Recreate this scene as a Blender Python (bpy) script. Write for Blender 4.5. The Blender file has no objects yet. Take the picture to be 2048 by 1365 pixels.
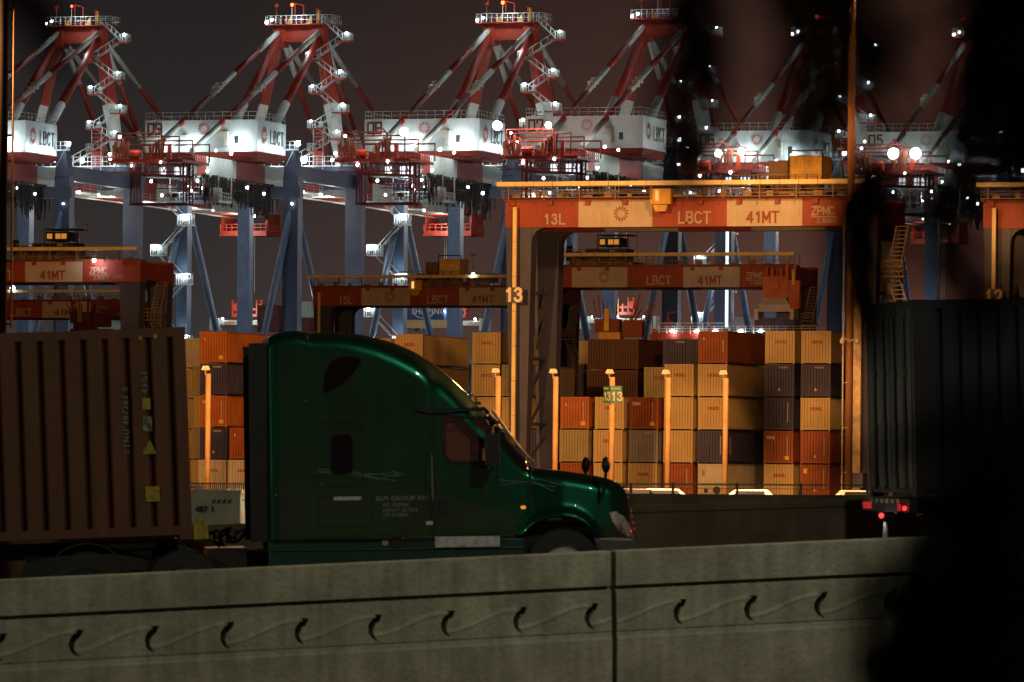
import bpy, math, random
from mathutils import Vector, Matrix, Euler
R = math.radians
random.seed(7)
SC = bpy.context.scene
COL = SC.collection

# ------------------------------------------------------------------ camera
F = 10500.0            # focal length in pixels of the 2048 px wide photograph
HX, HY = 1024.0, 940.0 # principal point (the horizon lies low in the frame)
CH = 2.0               # camera height above the yard
ROLL = R(0.5)
cam_d = bpy.data.cameras.new('camera')
cam = bpy.data.objects.new('camera', cam_d)
COL.objects.link(cam)
cam_d.sensor_width = 36.0
cam_d.lens = F / 2048.0 * 36.0
cam_d.shift_y = (HY - 682.5) / 2048.0
cam_d.clip_start = 0.1
cam_d.clip_end = 6000
cam.matrix_world = Matrix.Translation((0, 0, CH)) @ Matrix.Rotation(R(90), 4, 'X') @ Matrix.Rotation(ROLL, 4, 'Z')
cam_d.dof.use_dof = True
cam_d.dof.focus_distance = 700.0
cam_d.dof.aperture_fstop = 7.5
SC.camera = cam

# ------------------------------------------------------------------ night sky
wd = bpy.data.worlds.new('World'); SC.world = wd; wd.use_nodes = True
nt = wd.node_tree; nt.nodes.clear()
o_ = nt.nodes.new('ShaderNodeOutputWorld'); bg = nt.nodes.new('ShaderNodeBackground')
tc = nt.nodes.new('ShaderNodeTexCoord'); sx = nt.nodes.new('ShaderNodeSeparateXYZ')
cr = nt.nodes.new('ShaderNodeValToRGB'); mr = nt.nodes.new('ShaderNodeMapRange')
mr.inputs['From Min'].default_value = -0.02; mr.inputs['From Max'].default_value = 0.22
nt.links.new(tc.outputs['Generated'], sx.inputs[0]); nt.links.new(sx.outputs['Z'], mr.inputs['Value'])
nt.links.new(mr.outputs['Result'], cr.inputs['Fac'])
e = cr.color_ramp.elements
e[0].position = 0.0; e[0].color = (.060, .050, .055, 1)
e[1].position = 1.0; e[1].color = (.0060, .0052, .0058, 1)
n = e.new(.22); n.color = (.035, .0295, .0290, 1)
n = e.new(.48); n.color = (.0150, .0128, .0124, 1)
# the town's glow is a little browner towards the right of the harbour
mx = nt.nodes.new('ShaderNodeMix'); mx.data_type = 'RGBA'; mx.blend_type = 'MULTIPLY'
mr2 = nt.nodes.new('ShaderNodeMapRange'); mr2.inputs['From Min'].default_value = -0.06; mr2.inputs['From Max'].default_value = 0.08
nt.links.new(sx.outputs['X'], mr2.inputs['Value']); nt.links.new(mr2.outputs['Result'], mx.inputs['Factor'])
nt.links.new(cr.outputs['Color'], mx.inputs[6]); mx.inputs[7].default_value = (2.9, 1.40, .95, 1)
nt.links.new(mx.outputs[2], bg.inputs['Color']); bg.inputs['Strength'].default_value = 1.0
nt.links.new(bg.outputs[0], o_.inputs[0])
SC.view_settings.view_transform = 'Standard'; SC.view_settings.look = 'None'
SC.view_settings.exposure = 0.0; SC.view_settings.gamma = 1.0
SC.render.engine = 'CYCLES'
SC.cycles.use_denoising = True
SC.cycles.max_bounces = 4; SC.cycles.diffuse_bounces = 2; SC.cycles.glossy_bounces = 2
SC.cycles.transmission_bounces = 3; SC.cycles.transparent_max_bounces = 6
SC.cycles.sample_clamp_indirect = 2.0
SC.cycles.caustics_reflective = False; SC.cycles.caustics_refractive = False

def W(px, py, Y):
    """world point seen at photograph pixel (px, py) at depth Y"""
    dx, dy = px - HX, py - HY
    X = dx * math.cos(ROLL) + dy * math.sin(ROLL)
    Z = -dx * math.sin(ROLL) + dy * math.cos(ROLL)
    return Vector((X / F * Y, Y, CH - Z / F * Y))
PHI = R(18.0)
BU = Vector((math.cos(PHI), -math.sin(PHI), 0)); AV = Vector((math.sin(PHI), math.cos(PHI), 0))

# ------------------------------------------------------------------ tagging
def tag(o, label=None, cat=None, group=None, kind=None):
    if label: o['label'] = label
    if cat: o['category'] = cat
    if group: o['group'] = group
    if kind: o['kind'] = kind
    return o
def empty(name, loc=(0, 0, 0), rot=(0, 0, 0), parent=None):
    o = bpy.data.objects.new(name, None); COL.objects.link(o)
    o.location = loc; o.rotation_euler = rot; o.empty_display_size = .3
    if parent: o.parent = parent
    return o
def kids(o): return [c for c in COL.objects if c.parent == o]
def copy_tree(o, parent=None, table=None):
    if table is None:
        table = {}
        for c in COL.objects:
            if c.parent: table.setdefault(c.parent.name, []).append(c)
    c = o.copy(); COL.objects.link(c); c.parent = parent
    for ch in table.get(o.name, []): copy_tree(ch, c, table)
    return c

# ------------------------------------------------------------------ materials
MATS = {}
def mat(name, col, rough=.6, metal=0., var=.18, scale=1.2, bump=0., streak=0., coat=0., spec=.5, dirt=None):
    if name in MATS: return MATS[name]
    m = bpy.data.materials.new(name); m.use_nodes = True
    N = m.node_tree.nodes; L = m.node_tree.links; b = N['Principled BSDF']
    b.inputs['Roughness'].default_value = rough; b.inputs['Metallic'].default_value = metal
    b.inputs['Specular IOR Level'].default_value = spec
    if coat: b.inputs['Coat Weight'].default_value = coat; b.inputs['Coat Roughness'].default_value = .06
    t = N.new('ShaderNodeTexCoord'); no = N.new('ShaderNodeTexNoise')
    no.inputs['Scale'].default_value = scale; no.inputs['Detail'].default_value = 6; no.inputs['Roughness'].default_value = .62
    L.new(t.outputs['Object'], no.inputs['Vector'])
    ramp = N.new('ShaderNodeValToRGB'); ramp.color_ramp.elements[0].position = .32; ramp.color_ramp.elements[1].position = .68
    d = dirt or tuple(c * (1 - var * 2.2) for c in col)
    ramp.color_ramp.elements[0].color = (*[max(0, x) for x in (d if dirt is None else tuple(c * (1 - var) + dd * var for c, dd in zip(col, dirt)))], 1)
    ramp.color_ramp.elements[1].color = (*[min(1, c * (1 + var * .5)) for c in col], 1)
    L.new(no.outputs['Fac'], ramp.inputs['Fac'])
    out = ramp.outputs['Color']
    if streak:
        mp = N.new('ShaderNodeMapping'); mp.inputs['Scale'].default_value = (3.5, 3.5, .25)
        L.new(t.outputs['Object'], mp.inputs['Vector'])
        n2 = N.new('ShaderNodeTexNoise'); n2.inputs['Scale'].default_value = 2.0; n2.inputs['Detail'].default_value = 5
        L.new(mp.outputs['Vector'], n2.inputs['Vector'])
        r2 = N.new('ShaderNodeMapRange'); r2.inputs['From Min'].default_value = .38; r2.inputs['From Max'].default_value = .62
        r2.inputs['To Min'].default_value = 1 - streak; r2.inputs['To Max'].default_value = 1.0
        L.new(n2.outputs['Fac'], r2.inputs['Value'])
        mm = N.new('ShaderNodeMix'); mm.data_type = 'RGBA'; mm.blend_type = 'MULTIPLY'; mm.inputs['Factor'].default_value = 1
        L.new(out, mm.inputs[6]); L.new(r2.outputs['Result'], mm.inputs[7]); out = mm.outputs[2]
    L.new(out, b.inputs['Base Color'])
    if bump:
        bn = N.new('ShaderNodeBump'); bn.inputs['Strength'].default_value = bump; bn.inputs['Distance'].default_value = .02
        n3 = N.new('ShaderNodeTexNoise'); n3.inputs['Scale'].default_value = scale * 9; n3.inputs['Detail'].default_value = 4
        L.new(t.outputs['Object'], n3.inputs['Vector']); L.new(n3.outputs['Fac'], bn.inputs['Height']); L.new(bn.outputs['Normal'], b.inputs['Normal'])
    MATS[name] = m; return m
def emis(name, col, s):
    if name in MATS: return MATS[name]
    m = bpy.data.materials.new(name); m.use_nodes = True
    N = m.node_tree.nodes; N.clear(); o = N.new('ShaderNodeOutputMaterial'); em = N.new('ShaderNodeEmission')
    em.inputs['Color'].default_value = (*col, 1); em.inputs['Strength'].default_value = s
    m.node_tree.links.new(em.outputs[0], o.inputs[0])
    m.cycles.emission_sampling = 'NONE'
    MATS[name] = m; return m

RED = mat('crane_red_paint', (.42, .045, .022), .55, streak=.25, scale=.35)
WHITE = mat('crane_white_paint', (.66, .70, .62), .5, var=.10, streak=.15, scale=.3)
HOUSEW = mat('house_white_paint', (.56, .62, .60), .55, var=.10, streak=.16, scale=.25)
HOUSEC = mat('house_cream_panel', (.60, .55, .45), .6, var=.08)
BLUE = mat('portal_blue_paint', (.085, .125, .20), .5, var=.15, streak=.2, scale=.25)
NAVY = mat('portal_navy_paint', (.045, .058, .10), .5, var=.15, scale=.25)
STEEL = mat('galvanised_steel', (.50, .52, .50), .45, .2)
DARK = mat('dark_rubber', (.012, .012, .012), .8)
BLACKP = mat('black_paint', (.009, .009, .010), .55)
CREAM = mat('gantry_cream_paint', (.48, .42, .34), .6, var=.10, streak=.12, scale=.4)
GRED = mat('gantry_red_paint', (.30, .044, .022), .6, var=.14, streak=.18, scale=.4)
GLEG = mat('gantry_leg_paint', (.050, .058, .120), .55, var=.2, streak=.2, scale=.3)
YEL = mat('yellow_paint', (.72, .42, .05), .5, var=.15, streak=.2)
TRAY = mat('cable_tray_cover', (.78, .62, .28), .35, var=.12, scale=.6)
MACH = mat('machine_brown', (.16, .09, .05), .6)
CONC = mat('barrier_concrete', (.33, .35, .245), .9, var=.17, scale=1.7, bump=.9, streak=.22)
CONC2 = mat('median_concrete', (.17, .14, .08), .9, var=.2, scale=.8, bump=.4, streak=.15)
ASPH = mat('asphalt', (.045, .045, .045), .9, scale=.8, bump=.3)
YARD = mat('yard_paving', (.09, .085, .08), .9, scale=.05)
LWHITE = emis('lamp_cool_white', (.80, .92, 1.0), 26)
LHUGE = emis('floodlight_glare', (.90, 1.0, .92), 60)
LRED = emis('beacon_red', (1.0, .10, .03), 9)
LTAIL = emis('tail_lamp_red', (1.0, .03, .03), 4)
LGREEN = emis('lamp_green', (.1, 1, .5), 3)
LAMBER = emis('lamp_amber', (1, .38, .05), .55)
LWIN = emis('lit_window', (.85, .93, 1.0), 1.6)
LSOD = emis('sodium_lamp', (1, .55, .16), 1.3)
TEXTW = mat('white_lettering', (.70, .66, .58), .6, var=.05)
TEXTD = mat('dark_lettering', (.03, .03, .035), .6, var=.05)
TEXTR = mat('red_lettering', (.48, .06, .03), .6, var=.05)

# ------------------------------------------------------------------ mesh builder
class MB:
    def __init__(s): s.v = []; s.f = []; s.m = []; s.smooth = []
    def face(s, idx, m=0, sm=False): s.f.append(tuple(idx)); s.m.append(m); s.smooth.append(sm)
    def hexa(s, p, m=0):
        b = len(s.v); s.v += [tuple(q) for q in p]
        for q in ((0, 3, 2, 1), (4, 5, 6, 7), (0, 1, 5, 4), (1, 2, 6, 5), (2, 3, 7, 6), (3, 0, 4, 7)):
            s.face([b + i for i in q], m)
        return s
    def box(s, x0, x1, y0, y1, z0, z1, m=0):
        if x0 > x1: x0, x1 = x1, x0
        if y0 > y1: y0, y1 = y1, y0
        if z0 > z1: z0, z1 = z1, z0
        return s.hexa([(x0, y0, z0), (x1, y0, z0), (x1, y1, z0), (x0, y1, z0), (x0, y0, z1), (x1, y0, z1), (x1, y1, z1), (x0, y1, z1)], m)
    def tube(s, p0, p1, r, r1=None, n=6, m=0, caps=True):
        p0, p1 = Vector(p0), Vector(p1); d = p1 - p0
        if d.length < 1e-6: return s
        r1 = r if r1 is None else r1
        d.normalize(); a = d.orthogonal().normalized()
        if abs(d.z) < .999: a = d.cross(Vector((0, 0, 1))).normalized()
        c = d.cross(a); b = len(s.v)
        for p, rr in ((p0, r), (p1, r1)):
            for i in range(n):
                t = 2 * math.pi * (i + .5) / n
                s.v.append(tuple(p + (a * math.cos(t) + c * math.sin(t)) * rr))
        for i in range(n):
            j = (i + 1) % n; s.face((b + i, b + j, b + n + j, b + n + i), m, n > 6)
        if caps: s.face([b + i for i in range(n)][::-1], m); s.face([b + n + i for i in range(n)], m)
        return s
    def poly_tube(s, pts, r, n=5, m=0):
        for a, b in zip(pts, pts[1:]): s.tube(a, b, r, n=n, m=m)
        return s
    def beam(s, p0, p1, w, h, m=0, w1=None, h1=None):
        p0, p1 = Vector(p0), Vector(p1); d = (p1 - p0).normalized()
        a = d.cross(Vector((0, 0, 1)))
        a = Vector((1, 0, 0)) if a.length < .05 else a.normalized()
        c = a.cross(d); w1 = w if w1 is None else w1; h1 = h if h1 is None else h1
        P = []
        for p, ww, hh in ((p0, w, h), (p1, w1, h1)):
            P += [p - a * ww / 2 - c * hh / 2, p + a * ww / 2 - c * hh / 2, p + a * ww / 2 + c * hh / 2, p - a * ww / 2 + c * hh / 2]
        return s.hexa(P, m)
    def prism(s, poly, x0, x1, m=0, axis='y'):
        """poly: list of (a, b) extruded along axis"""
        b = len(s.v); n = len(poly)
        for t in (x0, x1):
            for (p, q) in poly:
                s.v.append((p, t, q) if axis == 'y' else (t, p, q) if axis == 'x' else (p, q, t))
        for i in range(n):
            j = (i + 1) % n; s.face((b + i, b + j, b + n + j, b + n + i), m)
        s.face([b + i for i in range(n)][::-1], m); s.face([b + n + i for i in range(n)], m)
        return s
    def sphere(s, c, r, m=0, nu=8, nv=5, sc=(1, 1, 1)):
        b = len(s.v)
        for j in range(nv + 1):
            t = math.pi * j / nv
            for i in range(nu):
                p = 2 * math.pi * i / nu
                s.v.append((c[0] + r * sc[0] * math.sin(t) * math.cos(p), c[1] + r * sc[1] * math.sin(t) * math.sin(p), c[2] + r * sc[2] * math.cos(t)))
        for j in range(nv):
            for i in range(nu):
                k = (i + 1) % nu; s.face((b + j * nu + i, b + (j + 1) * nu + i, b + (j + 1) * nu + k, b + j * nu + k), m, True)
        return s
    def rail(s, pts, h=1.1, step=2.0, r=.06, m=0, mids=1):
        for p0, p1 in zip(pts, pts[1:]):
            p0, p1 = Vector(p0), Vector(p1); L = (p1 - p0).length; n = max(1, round(L / step))
            for k in range(1, mids + 2):
                o = Vector((0, 0, h * k / (mids + 1))); s.tube(p0 + o, p1 + o, r, n=4, m=m)
            for i in range(n + 1):
                p = p0.lerp(p1, i / n); s.tube(p, p + Vector((0, 0, h)), r * 1.1, n=4, m=m)
        return s
    def mesh(s, name, mats):
        me = bpy.data.meshes.new(name); me.from_pydata(s.v, [], s.f)
        for mm in (mats if isinstance(mats, (list, tuple)) else [mats]): me.materials.append(mm)
        me.polygons.foreach_set('material_index', s.m); me.polygons.foreach_set('use_smooth', s.smooth)
        me.update(); return me
    def build(s, name, mats, parent=None, loc=(0, 0, 0), rot=(0, 0, 0), bevel=0):
        o = bpy.data.objects.new(name, s.mesh(name, mats)); COL.objects.link(o)
        o.location = loc; o.rotation_euler = rot
        if parent: o.parent = parent
        if bevel:
            b = o.modifiers.new('bevel', 'BEVEL'); b.width = bevel; b.segments = 2; b.limit_method = 'ANGLE'
        return o

TXT = {}
_c = [(.58, .82), (.46, .96), (.30, 1.0), (.14, .95), (.03, .80), (0, .5), (.03, .20), (.14, .05), (.30, 0), (.46, .04), (.58, .18)]
GLYPH = {'1': [[(.10, .76), (.32, 1), (.32, 0)]], '2': [[(.02, .76), (.1, .93), (.28, 1), (.46, .93), (.52, .75), (.45, .55), (0, 0), (.55, 0)]],
 '3': [[(.02, .80), (.12, .95), (.28, 1), (.45, .92), (.5, .76), (.42, .58), (.25, .53)], [(.25, .53), (.45, .46), (.53, .28), (.46, .08), (.27, 0), (.1, .05), (0, .22)]],
 '4': [[(.42, 0), (.42, 1), (0, .30), (.58, .30)]], '5': [[(.5, 1), (.1, 1), (.05, .55), (.28, .64), (.46, .55), (.53, .32), (.46, .08), (.27, 0), (.1, .04), (0, .2)]],
 '0': [[(0, 0), (0, 1), (.55, 1), (.55, 0), (0, 0)]], '6': [[(.5, 1), (0, 1), (0, 0), (.55, 0), (.55, .5), (0, .5)]], '7': [[(0, .7), (0, 1), (.55, 1), (.55, .6), (.3, 0)]],
 '8': [[(0, .5), (0, 1), (.55, 1), (.55, 0), (0, 0), (0, .5), (.55, .5)]], '9': [[(.55, .5), (0, .5), (0, 1), (.55, 1), (.55, 0), (.0, 0)]],
 'L': [[(0, 1), (0, 0), (.5, 0)]], 'B': [[(0, 0), (0, 1), (.36, 1), (.5, .9), (.5, .64), (.38, .53), (0, .53)], [(.38, .53), (.55, .4), (.55, .12), (.4, 0), (0, 0)]],
 'C': [_c], 'T': [[(0, 1), (.6, 1)], [(.3, 1), (.3, 0)]], 'M': [[(0, 0), (0, 1), (.33, .25), (.66, 1), (.66, 0)]],
 'Z': [[(0, 1), (.55, 1), (0, 0), (.55, 0)]], 'P': [[(0, 0), (0, 1), (.4, 1), (.54, .88), (.54, .58), (.4, .45), (0, .45)]], 'A': [[(0, 0), (.3, 1), (.6, 0)], [(.11, .33), (.49, .33)]],
 'O': [[(0, .5), (.06, .85), (.3, 1), (.54, .85), (.6, .5), (.54, .15), (.3, 0), (.06, .15), (0, .5)]]}
GW = {'1': .5, 'M': .66, 'T': .6, 'L': .5, 'A': .6, 'O': .6, 'C': .58}
def stroke(s, size, material, parent, loc, rot=(R(90), 0, 0), name='lettering', sx=1., w=.17, gap=.26, t=.02):
    """bold lettering made of flat strokes; size = capital height"""
    mb = MB(); x = 0; n = 0
    for ch in s:
        for pl in GLYPH.get(ch, []):
            for i, (a, b) in enumerate(zip(pl, pl[1:])):
                A, B = Vector(((x + a[0]) * sx, a[1])), Vector(((x + b[0]) * sx, b[1])); d = (B - A)
                if d.length < 1e-4: continue
                d.normalize(); q = Vector((-d.y, d.x)) * w / 2; e0 = e1 = d * w * (.5 if ch in '0689LBTMZP' else .3); n += 1; z = t / size + n % 9 * .004
                P = [A - e0 - q, B + e1 - q, B + e1 + q, A - e0 + q]
                b_ = len(mb.v); mb.v += [(p.x * size, p.y * size, 0) for p in P] + [(p.x * size, p.y * size, z * size) for p in P]
                for f in ((4, 5, 6, 7), (0, 1, 5, 4), (1, 2, 6, 5), (2, 3, 7, 6), (3, 0, 4, 7)): mb.face([b_ + k for k in f])
        x += GW.get(ch, .56) + gap
    return mb.build(name, material, parent, loc, rot)
def text(s, size, material, parent, loc, rot=(R(90), 0, 0), name='lettering', sx=1., ext=.02, bold=.012, align='LEFT', spacing=1.):
    key = (s, bold, spacing, align, ext / size)
    if key not in TXT:
        c = bpy.data.curves.new('lettering', 'FONT'); c.body = s; c.size = 1; c.extrude = ext / size
        c.align_x = align; c.resolution_u = 2; c.space_character = spacing
        t = bpy.data.objects.new('tmp_text', c); COL.objects.link(t)
        dg = bpy.context.evaluated_depsgraph_get(); me = bpy.data.meshes.new_from_object(t.evaluated_get(dg))
        bpy.data.objects.remove(t)
        if bold:  # embolden with slightly shifted copies, each a hair further out
            V = [v.co.copy() for v in me.vertices]; Fc = [tuple(p.vertices) for p in me.polygons]; vv, ff = [], []
            for q, (dx, dy) in enumerate(((0, 0), (bold, bold), (-bold, bold), (bold, -bold), (-bold, -bold))):
                b = len(vv); vv += [(v.x + dx, v.y + dy, v.z + q * .003) for v in V]; ff += [tuple(b + i for i in f) for f in Fc]
            me = bpy.data.meshes.new('lettering'); me.from_pydata(vv, [], ff)
        TXT[key] = me
    me = TXT[key].copy(); me.materials.clear(); me.materials.append(material)
    o = bpy.data.objects.new(name, me); COL.objects.link(o); o.parent = parent
    o.location = loc; o.rotation_euler = rot; o.scale = (size * sx, size, size)
    return o
def sunburst(r, material, parent, loc, side=False, name='sun_emblem', t=.03):
    mb = MB()
    for k in range(14):
        a = 2 * math.pi * k / 14
        def pt(rad, off): return (rad * math.cos(a) - off * math.sin(a), rad * math.sin(a) + off * math.cos(a))
        poly = [pt(r * .42, 0), pt(r * .68, r * .09), pt(r, 0), pt(r * .68, -r * .09)]
        mb.prism(poly, -t, t, 0, 'x' if side else 'y')
    return mb.build(name, material, parent, loc)
def light(name, kind, power, col, parent=None, loc=(0, 0, 0), size=.3, aim=None, cone=None, blend=.4):
    d = bpy.data.lights.new(name, kind); d.energy = power; d.color = col
    if kind in ('POINT', 'SPOT'): d.shadow_soft_size = size
    if kind == 'SPOT': d.spot_size = R(cone or 90); d.spot_blend = blend
    o = bpy.data.objects.new(name, d); COL.objects.link(o); o.location = loc
    if parent: o.parent = parent
    if aim is not None: o.rotation_euler = (Vector(aim) - Vector(loc)).to_track_quat('-Z', 'Y').to_euler()
    return o

# ------------------------------------------------------------------ ground, water, roads
g = MB(); g.box(-900, 900, 96, 925, -1.2, 0.0); tag(g.build('ground', YARD), kind='structure')
WATER = mat('harbour_water', (.006, .009, .012), .12, var=.1, scale=.02, bump=.6)
g = MB(); g.box(-3000, 3000, 925.5, 5000, -4, -2.5); tag(g.build('water', WATER), kind='structure')
g = MB(); g.box(-400, 400, -60, 58, -2.2, -1.8); tag(g.build('slope', mat('verge_soil', (.05, .045, .03), .95, scale=.4, bump=.5)), kind='structure')
def road_z(x, Y):  # carriageway climbs slowly to the right
    xx = max(-14, min(14, x)); return -0.10 + .036 * xx + (Y - 72.4) * .012
g = MB()
for Y0, Y1 in ((63.6, 78.6),):
    xs = [-60, -14, -9, -5, 0, 5, 9, 14, 60]; b = len(g.v)
    for x in xs:
        yo = .08 * x
        g.v += [(x, Y0 + .23 * max(-16, min(16, x)), road_z(x, Y0)), (x, Y1 + yo, road_z(x, Y1))]
    for i in range(len(xs) - 1): g.face((b + 2 * i, b + 2 * i + 2, b + 2 * i + 3, b + 2 * i + 1))
tag(g.build('road', ASPH), kind='structure')
g = MB()
b = len(g.v)
for x in xs: g.v += [(x, 78.9 + .08 * x, road_z(x, 78.6) + .02), (x, 97.5, -.02 + .02 * max(-14, min(14, x)) + .2)]
for i in range(len(xs) - 1): g.face((b + 2 * i, b + 2 * i + 2, b + 2 * i + 3, b + 2 * i + 1))
tag(g.build('service_road', ASPH), kind='structure')

# ------------------------------------------------------------------ near barrier with the wave relief
def path_pt(px):
    ytop = 1160 + (1102 - 1160) * px / 1225 if px < 1225 else 1102 + (1078 - 1102) * (px - 1225) / 525
    return W(px, ytop, 60.6 + 2.6 * px / 1225)
def relief(s, z):
    """s: 0..1 inside one wave, z: metres below the top; returns outward offset"""
    d = 0.0
    # raised seam sweeping from the trough up to the next crest
    t = (s - .10) % 1.0
    zc = .875 - .225 * (0.5 - .5 * math.cos(math.pi * min(1, t / .98)))
    q = (z - zc) / .022
    d += .012 * math.exp(-q * q)
    d += .012 / (1 + math.exp(-(z - zc) / .012))
    # hooked hollow under the crest
    x = s * .915; z2 = z
    def inside(cx, cz, r): return (x - cx) ** 2 + (z2 - cz) ** 2 < r * r
    if (inside(.185, .79, .138) and not inside(.232, .82, .128) and x < .185) or (abs(x - .178) < .04 - (z2 - .63) * .5 and .625 < z2 < .685):
        d -= .15
    return d
def barrier(px0, px1, label, wave_off):
    mb = MB(); P0, P1 = path_pt(px0), path_pt(px1); L = (P1 - P0).length; N = int(L / .0125)
    dirv = (P1 - P0).normalized(); out = dirv.cross(Vector((0, 0, 1))).normalized()  # towards the camera
    if out.y > 0: out = -out
    prof = [(-.22, 2.1), (-.22, .0), (-.0, .0), (.014, .02), (.025, .418), (-.07, .426), (-.07, .462), (.035, .469)]
    zs = [.47 + .0125 * k for k in range(40)]
    tail = [(.06, .98), (.07, 1.03), (.085, 1.06), (.10, 2.1)]
    cols = len(prof) + len(zs) + len(tail); step = cols
    for i in range(N + 1):
        s = L * i / N; base = P0 + dirv * s; ph = ((s - wave_off) / .915) % 1.0
        row = [(o, z) for o, z in prof] + [(.035 + (z - .47) * .045 + relief(ph, z), z) for z in zs] + tail
        for o, z in row: q = base + out * o - Vector((0, 0, z)); mb.v.append(tuple(q))
    for i in range(N):
        for k in range(cols - 1):
            a = i * step + k; mb.face((a, a + 1, a + step + 1, a + step), 0, False)
    mb.face(list(range(cols))); mb.face([N * step + k for k in range(cols)][::-1])
    o = mb.build('concrete_barrier', CONC); tag(o, label, 'barrier', 'concrete parapet segments along the near roadside')
    return o
P0, PJ = path_pt(-260), path_pt(1221)
Lseg = (PJ - P0).length
ppm = 155.0; # crest spacing is about .915 m
w0 = (path_pt(128) - P0).length
barrier(-260, 1221, 'near concrete barrier with wave relief, long segment left of the joint', w0 % .915)
Pj = path_pt(1232); w1 = (path_pt(1338) - Pj).length
barrier(1232, 2500, 'near concrete barrier with wave relief, segment right of the joint', w1 % .915)

# median barriers behind the trucks
def plain_barrier(pts, h, label, lip=True, t=.2, m=CONC2):
    mb = MB()
    for p, q in zip(pts, pts[1:]):
        p, q = Vector(p), Vector(q)
        for (y0, y1, z0, z1) in ((0, t, -h, 0),) + (((-.03, 0, -.10, -.02),) if lip else ()) + ((-.12, 0, -h, -h + .35),):
            mb.hexa([p + Vector((0, y0, z0)), q + Vector((0, y0, z0)), q + Vector((0, y1, z0)), p + Vector((0, y1, z0)),
                     p + Vector((0, y0, z1)), q + Vector((0, y0, z1)), q + Vector((0, y1, z1)), p + Vector((0, y1, z1))])
    o = mb.build('median_barrier', m); tag(o, label, 'barrier'); return o
plain_barrier([W(-300, 1075, 78), W(500, 1047, 79), W(1274, 1012, 80.5), W(1740, 999, 81.5), W(2400, 975, 83)], 1.15,
              'plain brown concrete median barrier directly behind the two trucks')
c_pts = [W(-300, 1030, 97.8), W(480, 1004, 98), W(1274, 987.5, 98), W(1740, 991, 98), W(2400, 996, 98)]
plain_barrier(c_pts, 1.15, 'far concrete barrier below the wire fence at the yard edge', lip=False)
# fence on the far barrier
fence = empty('wire_fence', W(1260, 987, 98.3)); o0 = fence.location.copy()
tag(fence, 'thin post and wire fence standing on the far barrier before the stacks', 'fence')
mbw = MB()
mbw.tube(W(1180, 968, 98.3) - o0, W(1860, 972, 98.3) - o0, .022, n=4)
mbw.tube(W(1180, 976, 98.3) - o0, W(1860, 980, 98.3) - o0, .008, n=4)
mbw.build('wire', mat('fence_steel', (.25, .2, .15), .5, .3), fence)
for px in (1262, 1346, 1474, 1602, 1735):
    q = MB(); q.tube(W(px, 990, 98.3) - o0, W(px, 966, 98.3) - o0, .03, n=6); q.build('post', MATS['fence_steel'], fence)

# ------------------------------------------------------------------ ship-to-shore cranes
def seg_tube(parent, name, p0, p1, r, cuts, r1=None, n=10):
    """pipe painted in alternating white and red bands (two material slots)"""
    mb = MB(); p0, p1 = Vector(p0), Vector(p1); r1 = r1 or r
    for (a, b, m) in cuts:
        mb.tube(p0.lerp(p1, a), p0.lerp(p1, b), r + (r1 - r) * a, r + (r1 - r) * b, n=n, m=m, caps=True)
    return mb.build(name, [WHITE, RED], parent)

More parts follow.
